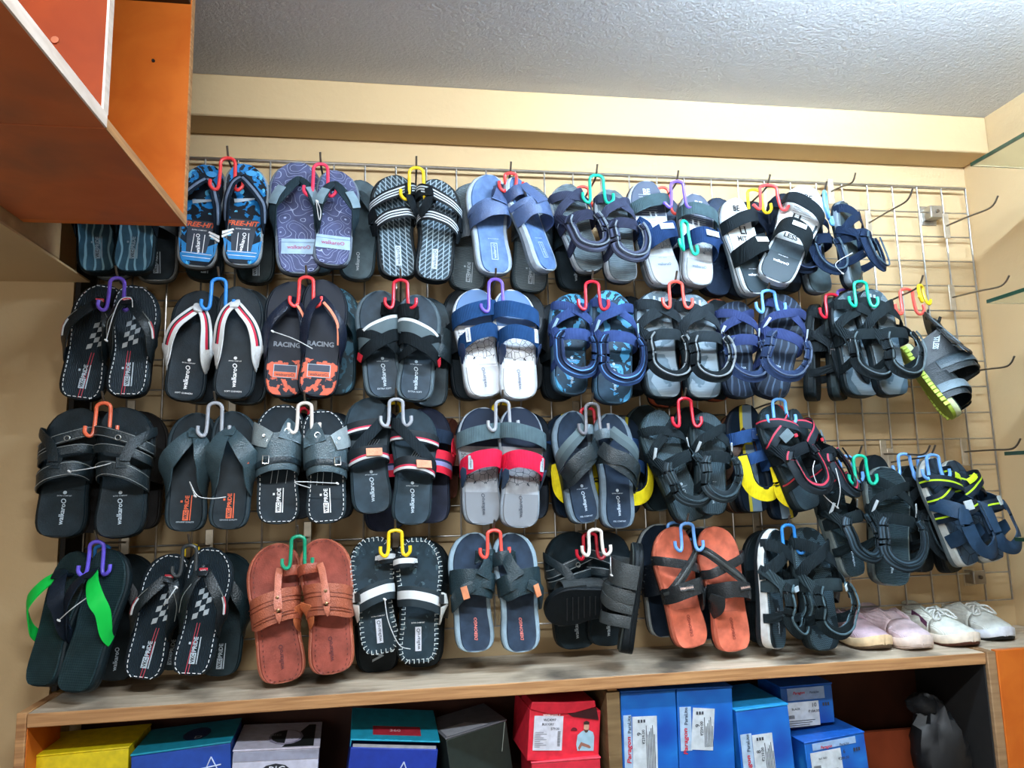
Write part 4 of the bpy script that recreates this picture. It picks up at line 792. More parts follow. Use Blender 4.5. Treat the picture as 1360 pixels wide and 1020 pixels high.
# --- second row
pair(1, 'the upper black checkered-flag thongs with white stitching', st_checker, (105, 531), (140, 378), (168, 527), (180, 379), w=1.08)
pair(1, 'the black thongs with white, red and green striped straps', st_whitethong, (243, 532), (267, 386), (309, 530), (320, 381), w=1.06)
pair(1, 'the black slippers with grey rims behind the white-strapped thongs', st_plain((52, 56, 60), (44, 52, 58), (104, 108, 110)), (263, 536), (278, 392), (325, 537), (332, 384), BACK)
pair(1, 'the navy and orange thongs with RACING lettering', st_racing, (376, 527), (388, 374), (421, 527), (432, 372), w=1.04)
pair(1, 'the teal splashed slippers behind the navy and orange thongs', st_plain((50, 84, 98), (44, 80, 96), pat='splash'), (392, 534), (396, 382), (447, 524), (448, 382), BACK)
pair(1, 'the black sandals with grey crossed straps and red tabs', st_greycross, (511, 528), (502, 386), (550, 532), (557, 392), w=1.10)
pair(1, 'the grey slippers hanging behind the grey cross-strap sandals', st_plain((80, 88, 92), (78, 86, 92), kind='band'), (520, 538), (510, 394), (570, 540), (572, 396), BACK)
pair(1, 'the white-soled slides with two navy bands', st_whiteblue, (645, 527), (629, 384), (690, 530), (681, 385), w=1.08, th=(.03, .021))
pair(1, 'the black slippers hidden behind the white-soled navy slides', st_plain((38, 40, 44), (40, 44, 48), kind='band'), (627, 531), (616, 382), (700, 520), (700, 388), BACK)
pair(1, 'the bright blue sport sandals with striped ankle loops', st_bluesport, (757, 524), (761, 390), (815, 536), (812, 386), w=1.12)
pair(1, 'the black slippers peeping out beside the bright blue sandals', st_plain((36, 38, 42), (40, 42, 46), kind='band'), (742, 532), (738, 402), (838, 526), (840, 394), BACK)
pair(1, 'the charcoal sport sandals with wide black webbing', st_blackcross, (882, 529), (873, 386), (937, 530), (919, 391), w=1.16)
pair(1, 'the black slippers with orange heel rims behind the charcoal webbing sandals', st_plain((44, 46, 48), (60, 62, 64), (176, 88, 60)), (884, 541), (888, 398), (948, 532), (956, 398), BACK)
pair(1, 'the navy sport sandals with white strap keepers', st_navysport, (984, 528), (977, 400), (1020, 527), (1046, 393), tl=2, tr=-2, w=1.16)
pair(1, 'the large black webbing sandals under the green hook', st_blackclump, (1147, 527), (1131, 386), (1189, 526), (1157, 384), w=1.14, tl=4, tr=10)
sandal('the black sandals seen side-on at the left of the green hook', st_plain((38, 40, 42), (40, 42, 44), (44, 46, 48), 'sport'), 'L', (1083, 532), (1087, 404), 48, (-.075, -.085), 1.0, (.026, .019), ROWS[1])
sandal('the black sandals seen side-on at the left of the green hook', st_plain((38, 40, 42), (40, 42, 44), (70, 74, 74), 'sport'), 'R', (1118, 531), (1108, 396), 42, (-.10, -.115), 1.0, (.026, .019), ROWS[1])
sandal('', st_lime, 'L', (1206, 462), (1276, 550), -58, (-.23, -.10), 1.0, (.026, .02), ROWS[1], label='black velcro sandal with lime sole edge hanging heel-up from the yellow hook')
sandal('', st_lime, 'R', (1222, 474), (1272, 552), -30, (-.135, -.045), .86, (.026, .02), ROWS[1], label='second lime-edged velcro sandal, mostly hidden behind its mate by the right wall')
# --- third row
pair(2, 'the big black slides with three stitched straps', st_slideblack, (78, 714), (105, 542), (158, 714), (166, 541), w=1.12, Y=(-.15, -.19))
pair(2, 'the dark brown stitched slippers behind the three-strap slides', st_plain((62, 46, 40), (58, 42, 38), (70, 52, 44), 'band'), (124, 708), (132, 546), (184, 704), (190, 546), BACK)
pair(2, 'the smooth black thongs with red heel print', st_mule, (245, 706), (260, 548), (303, 703), (312, 546), w=1.04)
pair(2, 'the glossy black buckled mules with white edge stitching', st_blackmule, (369, 696), (375, 537), (434, 695), (428, 544), w=1.08)
pair(2, 'the black slippers hidden behind the glossy buckled mules', st_plain((44, 46, 50), (40, 46, 56), kind='band'), (392, 690), (396, 548), (446, 690), (448, 548), BACK)
pair(2, 'the black sandals with red and white lined crossed straps', st_redwhitecross, (495, 682), (489, 528), (546, 697), (550, 543), w=1.08)
pair(2, 'the navy sandals with red straps peeping out behind', st_redstrap, (512, 706), (506, 546), (573, 695), (568, 541), BACK)
sandal('', st_plain((104, 58, 44), (100, 56, 42), kind='band'), 'R', (598, 662), (601, 556), 40, (-.062, -.062), .8, (.02, .016), ROWS[2], label='reddish brown slipper wedged between red-lined crossed sandals and red-banded slides')
pair(2, 'the grey and navy slides with bright red bands', st_redgrey, (641, 697), (640, 541), (690, 701), (692, 541), w=1.06)
pair(2, 'the navy slippers hidden behind the red-banded slides', st_plain((46, 52, 62), (46, 54, 70), kind='band'), (648, 690), (630, 548), (706, 690), (706, 548), BACK)
pair(2, 'the black toe-loop sandals with shiny grey rims', st_rimthong, (779, 695), (757, 546), (822, 702), (812, 549), w=1.0)
pair(2, 'the navy sandals with yellow heel straps behind the toe-loop pair', st_navyyellow, (763, 688), (752, 548), (828, 684), (826, 552), BACK, w=1.2)
pair(2, 'the black sport sandals with hexagon-knit ankle loops', st_blacksport, (922, 692), (867, 546), (946, 684), (939, 548), w=1.04, tl=12, tr=4)
pair(2, 'the black slippers with grey rims behind the hexagon-knit sandals', st_plain((42, 46, 48), (40, 46, 48), (96, 104, 104)), (880, 678), (852, 538), (930, 690), (918, 540), BACK)
pair(2, 'the navy sandals with broad yellow heel straps', st_navyyellow, (1003, 681), (988, 537), (1045, 690), (1020, 552), w=1.0, Y=(-.105, -.12))
pair(2, 'the brown slippers low behind the yellow-strap sandals', st_plain((92, 62, 46), (70, 52, 44), (110, 72, 50)), (985, 682), (978, 548), None, None, BACK)
sandal('the black and red trekking sandals with mesh soles', st_meshred, 'L', (1076, 677), (1022, 538), 14, (-.17, -.20), 1.0, (.026, .019), ROWS[2])
sandal('the black and red trekking sandals with mesh soles', st_meshred, 'R', (1112, 684), (1052, 543), 40, (-.15, -.17), 1.0, (.026, .019), ROWS[2])
sandal('the black sport sandals with woven instep bands', st_blackweave, 'L', (1136, 766), (1098, 624), 22, (-.15, -.18), 1.08, (.03, .022), ROWS[2])
sandal('the black sport sandals with woven instep bands', st_blackweave, 'R', (1184, 778), (1178, 620), -6, (-.165, -.195), 1.06, (.03, .022), ROWS[2])
sandal('', st_plain((36, 38, 40), (40, 42, 44), kind='band'), 'R', (1178, 738), (1163, 604), 10, (-.085, -.10), 1.0, (.026, .019), ROWS[2], label='plain black slipper toe sticking up behind the woven-band sandals')
sandal('the navy sandals with lime zigzag straps', st_limesport, 'L', (1289, 751), (1234, 608), 22, (-.16, -.195), .98, (.03, .022), ROWS[2])
sandal('the navy sandals with lime zigzag straps', st_limesport, 'R', (1323, 745), (1262, 611), 16, (-.12, -.165), .98, (.03, .022), ROWS[2])
sandal('the black sport sandals behind the navy lime pair', st_plain((38, 40, 42), (44, 46, 48), kind='sport'), 'L', (1228, 760), (1206, 618), 20, (-.08, -.10), 1.0, (.026, .019), ROWS[2])
sandal('the black sport sandals behind the navy lime pair', st_plain((38, 40, 42), (44, 46, 48), kind='sport'), 'R', (1268, 760), (1230, 622), 20, (-.075, -.09), 1.0, (.026, .019), ROWS[2])
# --- bottom row
sandal('the dark flip-flops with bright green straps', st_greenthong, 'L', (52, 912), (101, 732), -22, (-.15, -.215), .98, (.026, .019), ROWS[3])
sandal('the dark flip-flops with bright green straps', st_greenthong, 'R', (97, 920), (148, 729), -16, (-.17, -.235), .98, (.026, .019), ROWS[3])
pair(3, 'the black slippers hidden behind the green-strapped flip-flops', st_plain((40, 44, 46), (42, 46, 48), txt='walkaroO'), (112, 896), (128, 744), (150, 904), (176, 736), BACK)
pair(3, 'the lower black checkered-flag thongs near the shelf', st_checker, (187, 902), (232, 735), (252, 897), (283, 727), w=1.02, Y=(-.15, -.178))
pair(3, 'the dark teal slippers with red lining behind the lower checkered thongs', st_plain((48, 66, 70), (44, 60, 64), txt='pride'), (224, 890), (250, 740), (290, 898), (306, 734), BACK)
pair(3, 'the reddish brown leather toe-loop slippers', st_kolha, (376, 907), (364, 722), (442, 895), (428, 715), w=1.08, Y=(-.15, -.185))
pair(3, 'the black slippers with white overcast stitching and white straps', st_whitestitch, (506, 868), (493, 713), (555, 881), (555, 713), w=1.10)
pair(3, 'the black overcast-stitched slippers just behind the white-strapped ones', st_plain((34, 38, 40), (40, 44, 46), kind='band', txt='VK'), (502, 893), (500, 722), (560, 886), (566, 716), BACK, w=1.1)
pair(3, 'the black buckled slides with pale grey rims', st_debongo, (632, 866), (627, 707), (694, 866), (680, 707), w=1.08)
sandal('', st_side, 'L', (846, 792), (722, 806), 158, (-.165, -.165), 1.15, (.022, .018), ROWS[3], label='black sandal hung crosswise with its ribbed sole facing out, below the white hook')
sandal('', st_side, 'R', (824, 866), (842, 720), -103, (-.195, -.205), 1.1, (.026, .02), ROWS[3], label='black strappy sandal hung edge-on beside the terracotta pair')
pair(3, 'the black stitched slippers behind the crosswise sandal', st_slideblack, (766, 862), (756, 706), (806, 858), (808, 706), BACK, w=1.2)
pair(3, 'the terracotta slippers with dark crossed straps', st_terracotta, (920, 860), (891, 700), (976, 865), (949, 699), w=1.04)
pair(3, 'the black slippers with pale piping behind the terracotta pair', st_plain((40, 44, 52), (44, 50, 64), (150, 152, 150), 'band'), (886, 846), (872, 696), (940, 850), (930, 700), BACK)
sandal('the black sport sandals with a white sole rim', st_whiterim, 'L', (1030, 862), (1030, 702), 38, (-.165, -.19), 1.06, (.032, .022), ROWS[3])
sandal('the black sport sandals with a white sole rim', st_whiterim, 'R', (1096, 864), (1073, 700), 12, (-.18, -.20), 1.08, (.028, .02), ROWS[3])
pair(3, 'the black slippers beside and behind the white-rim sport sandals', st_plain((38, 42, 44), (44, 48, 50), kind='band'), (1018, 856), (1016, 704), (1082, 850), (1088, 708), BACK)

# hooks: (px, py, colour, what it holds, options)
HK = [(303, 208, 'red', 'the blue splash flip-flops', {}), (426, 216, 'pink', 'the contour-line flip-flops', {}), (553, 221, 'yellow', 'the black white-lined sandals', {}), (678, 228, 'red', 'the steel-blue slides', {'h': 28, 'w': 14, 'span': 18}),
 (792, 231, 'teal', 'the grey ankle-loop sandals', {'h': 40}), (899, 239, 'purple', 'the pale grey banded sandals', {'w': 16, 'h': 38, 'tipup': 4}), (1020, 244, 'red', 'the white-soled black-band pair', {'h': 36, 'w': 22, 'span': 34, 'tipup': 5}), (1095, 253, 'sky', 'the navy velcro sandals', {'h': 42, 'turn': 50}),
 (156, 367, 'purple', 'the upper checkered thongs', {}), (291, 368, 'blue', 'the white-strapped thongs', {'h': 44}), (407, 366, 'red', 'the navy and orange thongs', {'h': 42}), (532, 370, 'crimson', 'the grey cross-strap sandals', {'h': 40}), (658, 369, 'purple', 'the white-soled navy slides', {'tipup': 10}), (786, 372, 'crimson', 'the bright blue sandals', {'h': 40}),
 (897, 372, 'coral', 'the charcoal webbing sandals', {'h': 38}), (1020, 384, 'sky', 'the navy sport sandals', {'h': 32}), (1142, 372, 'teal', 'the large black webbing sandals', {'h': 36}), (1222, 377, 'yellow', 'the lime-edged sandals', {'h': 26, 'w': 12, 'span': 20, 'turn': 30, 'tipup': 6}),
 (138, 533, 'orange', 'the big three-strap slides', {}), (286, 533, 'grey', 'the smooth black thongs', {}), (405, 533, 'white', 'the glossy buckled mules', {'h': 42}), (526, 528, 'grey', 'the red-lined crossed sandals', {'h': 38}), (667, 530, 'grey', 'the red-banded slides', {'h': 42}), (786, 534, 'slate', 'the toe-loop sandals', {'h': 42}),
 (909, 527, 'crimson', 'the hexagon-knit sandals', {'h': 40}), (1034, 528, 'sky', 'the mesh-soled trekking sandals', {'h': 36}), (1141, 603, 'teal', 'the woven-band sandals', {'h': 40}), (1238, 602, 'powder', 'the navy lime-strap sandals', {'h': 34}),
 (129, 717, 'violet', 'the green-strapped flip-flops', {}), (252, 722, 'dark', 'the lower checkered thongs', {'h': 42}), (396, 710, 'green', 'the brown toe-loop slippers', {'h': 44}), (525, 702, 'yellow', 'the overcast-stitched slippers', {'h': 36}), (656, 702, 'coral', 'the grey-rimmed buckled slides', {'h': 38}), (790, 701, 'white', 'the crosswise black sandal', {'h': 36}),
 (912, 693, 'powder', 'the terracotta slippers', {'h': 38}), (1046, 695, 'blue', 'the white-rim sport sandals', {'h': 40})]
for px, py, c, what, kw in HK:
    hook(px, py, c, -.188, f'{ {"teal": "teal green", "pink": "pinkish red", "crimson": "dark red", "sky": "sky blue", "powder": "powder blue", "violet": "bluish violet", "slate": "dark grey", "coral": "coral red"}.get(c, c)} plastic double hook holding {what}', **kw)
    P = at(px, py+2, -.188); prong(P+Vector((0, -.010, 0)), f'steel prong carrying the hook of {what}')
for px, py, c, lb, kw in [(1001, 250, 'yellow', 'yellow plastic hook behind the red hook of the white-soled pair', {'h': 34}), (880, 247, 'coral', 'coral hook half hidden behind the purple hook in the top row', {'h': 38, 'w': 14}), (774, 246, 'coral', 'coral hook tip behind the teal hook of grey ankle-loop sandals', {'h': 30, 'w': 14}), (909, 292, 'teal', 'teal hook dangling in the navy bands of the pale grey sandals', {'h': 44, 'turn': 35, 'w': 14}),
   (1203, 382, 'coral', 'coral red hook beside the yellow hook at right', {'h': 36}), (1120, 383, 'purple', 'purple hook behind the large black webbing sandals', {'h': 34}), (1104, 389, 'crimson', 'dark red hook at the left behind the large black webbing sandals', {'h': 34}),
   (404, 540, 'crimson', 'dark red hook behind the pale hook of glossy mules', {'h': 38, 'w': 12}), (524, 533, 'yellow', 'yellow hook behind the grey hook of red-lined crossed sandals', {'h': 40}), (666, 534, 'yellow', 'yellow hook hidden behind the grey hook of red-banded slides', {'h': 40, 'w': 22}), (780, 540, 'crimson', 'dark red hook behind the toe-loop sandals', {'h': 34}),
   (1123, 604, 'powder', 'powder blue hook behind the teal hook in the third row', {'h': 36}), (1200, 601, 'powder', 'powder blue hook on bare prong left of the navy lime sandals', {'h': 30, 'w': 16}), (1226, 604, 'powder', 'powder blue hook just behind the navy lime sandals hook', {'h': 34}), (783, 706, 'crimson', 'red hook behind the white hook in the bottom row', {'h': 36}), (895, 692, 'powder', 'powder blue hook behind the left terracotta slipper', {'h': 36}), (1030, 537, 'crimson', 'dark red hook behind the sky blue hook of the trekking sandals', {'h': 34}), (254, 722, 'yellow', 'yellow hook tip behind the dark hook of lower checkered thongs', {'h': 34}), (136, 722, 'blue', 'blue hook behind the bluish violet hook in the bottom row', {'h': 40})]:
    if 'dangling' in lb: hook(px, py, c, -.245, lb, **kw)
    else: hook(px, py, c, -.125, lb, **kw)
# bare prongs at the right: (base px, tip px)
for (bx, by), (tx, ty), lb in [((1104, 254), (1136, 241), 'bare steel prong sticking out of grid top above the navy velcro sandals'), ((1154, 296), (1212, 262), 'bare steel prong on the empty upper right of the grid'), ((1257, 300), (1325, 272), 'bare steel prong by the square bracket at the upper right'), ((1265, 395), (1340, 378), 'bare steel prong by the right wall, second from top'), ((1281, 495), (1347, 485), 'bare steel prong by the right wall, level with the lime-edged sandals'), ((1281, 600), (1355, 595), 'bare steel prong by the right wall above the navy lime sandals'), ((1174, 603), (1235, 604), 'steel prong behind the woven-band sandals, half covered')]:
    B = at(bx, by, YG-.006); d = .0
    # march outwards until the rod's end lands on the tip
    best = min((abs((at(tx, ty, -.03-k*.005)-B).x)+abs((at(tx, ty, -.03-k*.005)-B).z-.012)*.7, k) for k in range(20, 44))[1]
    P = at(tx, ty, -.03-best*.005); P = Vector((P.x, P.y, P.z)); prong(P, lb, base=B)
# clear plastic ties joining pairs
def tie(pts, label, Y=-.235):
    pts = [at(x, y, Y-.012*math.sin(math.pi*i/(len(pts)-1))) for i, (x, y) in enumerate(pts)]; r = tag(empty('plastic_tie', loc=pts[0]), label, 'tie', 'clear plastic ties joining the pairs')
    b = MB(); b.tube([Vector(p)-pts[0] for p in spline(pts, 6)], .0010, 6); b.build('cord', mat((206, 210, 212), .3), r)
    b = MB(); c = Vector((0, 0, 0)); b.tube([c+Vector((-.003, 0, .002)), c, c+Vector((.003, 0, -.002))], [.0014, .0024, .0014], 8); b.build('knob', mat((222, 224, 224), .3), r)
tie([(141, 452), (150, 420), (160, 398), (174, 396), (176, 408)], 'clear plastic tie joining the upper checkered thongs')
tie([(362, 440), (390, 450), (415, 463)], 'thin plastic tie across the navy and orange thongs')
tie([(259, 659), (252, 640), (262, 658), (280, 662), (300, 660)], 'white plastic tie joining the smooth black thongs')
tie([(92, 626), (120, 622), (152, 614)], 'pale plastic tie across the big three-strap slides')
tie([(78, 824), (96, 808), (118, 792)], 'white plastic tie between the green-strapped flip-flops')
tie([(234, 780), (226, 792), (218, 804)], 'white plastic tie on the lower checkered thongs')
tie([(511, 796), (516, 826), (530, 856), (545, 862)], 'white plastic tie hanging from the overcast-stitched slippers')
tie([(1112, 674), (1116, 650), (1110, 622)], 'long white plastic tie below the mesh-soled trekking sandals')
tie([(1112, 674), (1092, 655), (1080, 628), (1082, 612)], 'second plastic tie looping under the mesh-soled trekking sandals')
tie([(421, 267), (426, 280), (424, 292), (420, 268)], 'small clear tie between the contour-line flip-flops')
tie([(812, 764), (811, 752), (811, 740)], 'short white tie below the white hook in the bottom row')
tie([(1119, 363), (1110, 350), (1132, 336)], 'thin pale tie on the navy velcro sandals')
tie([(448, 642), (392, 640), (412, 648)], 'pale tie between the glossy buckled mules')

# ------------------------------------------------------------------ counter below
ctr = tag(empty('counter_shelf', loc=(0, -.12, ZSH)), 'long open plywood counter with worn top under the hanging sandals', 'counter')
def kp(name, a, b_, m, bev=.0015):
    o = slab(name, a, b_, m, False, bev=bev); o.location -= Vector((0, -.12, ZSH)); o.parent = ctr; return o
XL = -.700; XD = 1.280
kp('top_board', (XL+.018, YSH+.003, ZSH-.025), (XD, -.001, ZSH), SHELFTOP); kp('front_edge', (XL+.018, YSH, ZSH-.025), (XD, YSH+.003, ZSH-.0005), PLYEDGE)
kp('side_panel', (XL, YSH, .3), (XL+.017, -.108, ZSH+.002), PLYEDGE); kp('side_lining', (XL+.0172, YSH+.004, .3), (XL+.019, -.108, ZSH-.026), ORANGE)
kp('back_panel', (XL+.018, -.008, .3), (XD, -.002, ZSH-.026), BACKB)
kp('divider', (.413, YSH+.012, .3), (.441, -.01, ZSH-.034), wood('weathered_divider', (104, 82, 54), (132, 108, 76), 4, 4, 30)); kp('divider_block', (.418, YSH+.02, ZSH-.034), (.438, YSH+.04, ZSH-.026), PLYEDGE)
kp('inner_shelf', (XL+.019, YSH+.01, .700), (XD-.004, -.01, .718), BACKB)
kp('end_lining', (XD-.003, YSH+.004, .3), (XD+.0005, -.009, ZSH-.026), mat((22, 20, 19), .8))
kp('end_panel', (XD+.001, YSH-.004, .3), (XD+.022, -.002, ZSH+.002), wood('weathered_end_edge', (140, 108, 76), (168, 134, 98), 4, 4, 40))
door = tag(empty('cabinet_unit', loc=(XD+.024, YSH-.004, .3)), 'orange laminate cabinet end standing at the lower right corner', 'cabinet')
for nm, a, b_, m in (('front_panel', (0, 0, 0), (.30, .016, ZSH-.296), ORANGE), ('side_panel', (0, .0165, 0), (.016, .24, ZSH-.3185), ORANGE), ('top_panel', (0, .0165, ZSH-.318), (.284, .25, ZSH-.2985), SHELFTOP)):
    q = MB(); q.box(a, b_); q.build(nm, m, door, bevel=.0015)
shade_strip = tag(empty('recess_shade_strip', loc=(-.7065, 0, ZSH+.002)), 'added dark strip standing in for shade in the recess at the left end', 'board'); q = MB(); q.box((0, -.100, 0), (.010, -.004, 1.25)); q.build('board', mat((34, 30, 26), .8), shade_strip);  # dark sheet added to imitate shade on the side face of the recess
ob = tag(empty('loose_board', loc=(1.0, -.055, .7185)), 'rust orange board with rounded corner leaning inside the counter at right', 'board')
q = MB(); _c = at(1243, 975, -.06); _x, _z = _c.x-1.0, _c.z-.7185; pl = [(-.30, 0), (_x+.006, 0), (_x+.004, _z-.014), (_x-.002, _z+.004), (_x-.014, _z+.014), (-.30, _z+.016)]
q.loft([[(x, y, z) for x, z in pl] for y in (0, .012)]); q.build('panel', wood('rust_board', (132, 58, 32), (150, 68, 38), 5, 5, 5), ob)

# ------------------------------------------------------------------ shoe boxes
def card(c, rough=.5): return mat(c, rough)
def sbox(label, pl, pr, Yl, Yr, depth, cb, ct=None, zb=.7205, lidh=.0, group='shoe boxes inside the counter', gap=None):
    L, R = at(pl[0], pl[1], Yl), at(pr[0], pr[1], Yr); x = (R-L); w = x.length; x.normalize(); y = Vector((-x.y, x.x, 0)).normalized(); z = x.cross(y)
    M = Matrix((x, y, z)).transposed().to_4x4(); M.translation = L; r = tag(empty('shoe_box', M), label, 'box', group); h = L.z-zb
    q = MB(); q.box((0, 0, -h), (w, depth, -.004)); q.build('box_body', card(cb), r, bevel=.0015)
    if ct is not None:
        q = MB(); q.box((-.0012, -.0012, -.0035), (w+.0012, depth+.001, 0)); o = q.build('lid', card(ct), r, bevel=.001)
    return r, w, h
def fr(x, z, off=.0012): return Matrix.Translation((x, -off, z)) @ Matrix.Rotation(math.radians(90), 4, 'X')
def plate(r, name, m, x0, z0, x1, z1, off=.0010, rot=0):
    q = MB(); c = ((x0+x1)/2, (z0+z1)/2); M = Matrix.Translation((c[0], 0, c[1])) @ Matrix.Rotation(math.radians(rot), 4, 'Y')
    q.box((-(x1-x0)/2, -off, -(z1-z0)/2), ((x1-x0)/2, -off+.0006, (z1-z0)/2), M); return q.build(name, m, r, smooth=False)
def tplate(r, name, m, pts, z=.0008):
    q = MB(); q.loft([[(x, y, z+k) for x, y in pts] for k in (-.0006, .0)]); return q.build(name, m, r, smooth=False)
r, w, h = sbox('yellow shoe box at the far left inside the counter', (36, 1004), (171, 991), -.205, -.2, .14, (236, 212, 16), (238, 214, 20))
r, w, h = sbox('blue shoe box with teal lid beside the yellow box', (174, 1002), (306, 984), -.222, -.21, .15, (22, 68, 160), (22, 140, 166))
q = MB(); q.tube([(w*.80, -.0013, -.024), (w*.73, -.0013, -.05), (w*.87, -.0013, -.05), (w*.80, -.0013, -.024)], .0014, 5); q.tube([(w*.69, -.0013, -.043), (w*.9, -.0013, -.040)], .0014, 5); q.build('triangle_emblem', card((196, 206, 232)), r)
tplate(r, 'oval_print', card((30, 50, 96)), [(w*.58+.026*math.cos(k*.5236), .075+.04*math.sin(k*.5236)) for k in range(12)])
flat_text('D', Matrix.Translation((w*.62, .05, .0014)), .014, card((206, 214, 226)), r)
r, w, h = sbox('lavender and white shoe box with black emblem on its lid', (310, 996), (424, 991), -.212, -.200, .16, (196, 196, 214), (202, 198, 216))
tplate(r, 'emblem_print', card((24, 30, 30)), [(w*.56, .004), (w*.93, .004), (w*.93, .14), (w*.84, .14)], .001); tplate(r, 'emblem_ring', card((150, 144, 166)), [(w*.58+.034*math.cos(k*.5236), .062+.046*math.sin(k*.5236)) for k in range(12)], .0018); tplate(r, 'emblem_print', card((28, 32, 34)), [(w*.58+.029*math.cos(k*.5236), .062+.040*math.sin(k*.5236)) for k in range(3, 10)], .0026); tplate(r, 'emblem_print', card((196, 190, 210)), [(w*.58+.029*math.cos(k*.5236), .062+.040*math.sin(k*.5236)) for k in range(-3, 4)], .0026); flat_text('BIG', Matrix.Translation((w*.45, .07, .0034)), .022, card((150, 150, 158)), r)
plate(r, 'grey_band', card((150, 152, 172)), 0, -.022, w, -.005); q = MB(); q.loft([[(w*.5+.036*math.cos(k*.5236), yy, -.056+.028*math.sin(k*.5236)) for k in range(12)] for yy in (-.0014, -.0008)]); q.build('oval_print', card((30, 34, 44)), r, smooth=False); flat_text('BIG', fr(w*.52, -.040, .0018), .03, card((214, 218, 226)), r)
r, w, h = sbox('blue shoe box with half-open teal lid near the middle', (466, 990), (582, 993), -.215, -.205, .15, (24, 52, 150))
q = MB(); M = Matrix.Translation((0, .0, .004)) @ Matrix.Rotation(math.radians(7), 4, 'X'); q.box((-.002, -.002, .006), (w+.002, .15, .009), M); q.box((-.002, -.002, -.006), (.0, .15, .006), M); q.build('lid', card((28, 150, 180)), r, bevel=.001)
plate(r, 'paper_lining', card((170, 172, 176)), .004, -.004, w-.004, .002, -.004)
q = MB(); q.box((w*.24, .02, .0092), (w*.8, .06, .0098), M); q.build('red_label', card((168, 40, 56)), r); flat_text('360', M @ Matrix.Translation((w*.5, .04, .0102)), .022, card((214, 170, 176)), r)
q = MB(); q.tube([(w*.62, -.0013, -.028), (w*.55, -.0013, -.054), (w*.69, -.0013, -.054), (w*.62, -.0013, -.028)], .0014, 5); q.build('triangle_emblem', card((196, 206, 232)), r)
r, w, h = sbox('dark green-black shoe box tilted between blue and red boxes', (592, 980), (672, 955), -.2, -.165, .13, (34, 44, 40), (98, 100, 108)); 
q = MB(); q.tube([(w*.97, -.0012, -.004), (w*.86, -.0012, -.06)], .0008, 5); q.build('scratch_line', card((150, 160, 152)), r); tplate(r, 'grey_print', card((150, 152, 160)), [(0.004, .004), (w*.7, .004), (w*.45, .05), (.004, .05)])
r, w, h = sbox('crushed red shoe box with white label beside the divider', (704, 940), (798, 941), -.225, -.215, .14, (222, 40, 60), zb=.903)
q = MB(); q.loft([[(x, yy, z) for x, z in ((.0, -.002), (w*.30, -.012), (w*.62, -.008), (w*.92, .004), (w*.90, .016), (w*.5, .012), (w*.02, .012))] for yy in (-.004, .08)]); q.build('crumpled_flap', card((206, 34, 54)), r, bevel=.001)
q = MB(); q.loft([[(x, yy, z) for x, z in ((w*.5, -.008), (w*.93, .002), (w*.97, -.022), (w*.6, -.016))] for yy in (-.0022, -.0010)]); q.build('torn_gap', card((60, 20, 26)), r, smooth=False)
plate(r, 'white_label', card((206, 206, 216)), .010, -.0815, w*.47, -.015, .0016); flat_text('WC4397', fr(w*.28, -.0225, .0024), .027, card((40, 42, 50)), r); flat_text('BLK/GRY', fr(w*.26, -.031, .0024), .025, card((70, 72, 80)), r); flat_text('walkaroO', fr(w*.30, -.0125, .0026), .036, card((240, 226, 226)), r)
flat_text('579.00', fr(w*.36, -.0395, .0024), .018, card((80, 82, 90)), r)
q = MB()
for k in range(9): q.box((.013, -.0024, -.047-k*.0035), (.013+.026*(.7+.3*math.sin(k*2.1)), -.0022, -.0460-k*.0035))
q.build('fine_print', card((130, 132, 142)), r, smooth=False)['kind'] = 'stuff'; q = MB()
for k in range(10): q.box((w*.40, -.0024, -.046-k*.003), (w*.44, -.0022, -.0447-k*.003))
q.build('bar_code', card((84, 86, 94)), r, smooth=False)['kind'] = 'stuff'
q = MB(); q.loft([[(w*.63+.0066*math.cos(k*.5236), yy, -.043+.006*math.sin(k*.5236)) for k in range(7)] for yy in (-.0018, -.0010)]); q.build('torn_hole', card((96, 20, 34)), r, smooth=False)
def silh(nm, c, pts, off):
    q = MB(); q.loft([[(w*.80+x, -off-k, -.052+z) for x, z in pts] for k in (0, -.0003)]); return q.build(nm, card(c), r, smooth=False)
silh('printed_shirt', (158, 190, 206), [(-.017, -.030), (-.020, -.018), (-.018, .000), (-.010, .007), (-.004, .010), (.006, .010), (.015, .006), (.018, -.002), (.018, -.030)], .0018)
silh('printed_face', (196, 150, 126), [(-.0055, .014), (-.0045, .0085), (0, .005), (.0045, .0085), (.006, .015), (.0055, .023), (-.005, .023)], .0022)
silh('printed_hair', (60, 42, 36), [(-.006, .021), (.006, .021), (.0062, .026), (0, .0285), (-.0062, .026)], .0025); silh('printed_beard', (84, 60, 50), [(-.005, .0125), (-.0035, .0075), (0, .005), (.004, .0075), (.0055, .0125), (.003, .0105), (-.002, .0105)], .0025)
silh('printed_arms', (150, 100, 84), [(-.016, -.024), (-.010, -.013), (.008, -.019), (.012, -.023), (.009, -.025), (-.008, -.020), (-.013, -.029)], .0024)
r, w, h = sbox('second red shoe box below the crushed red one', (706, 1012), (797, 1005), -.226, -.226, .14, (206, 40, 58), (226, 66, 84), zb=.7205)
BL = NT('blue_gradient_box'); tc = BL.n('ShaderNodeTexCoord'); nz = BL.n('ShaderNodeTexNoise'); nz.inputs['Scale'].default_value = 14; nz.inputs['Detail'].default_value = 1; BL.l(tc.outputs['Object'], nz.inputs[0]); BL.l(BL.ramp(nz.outputs[0], [(.35, lin((20, 74, 166))), (.62, lin((24, 108, 196))), (.75, lin((60, 160, 226)))], False), BL.b.inputs['Base Color']); BL.b.inputs['Roughness'].default_value = .4
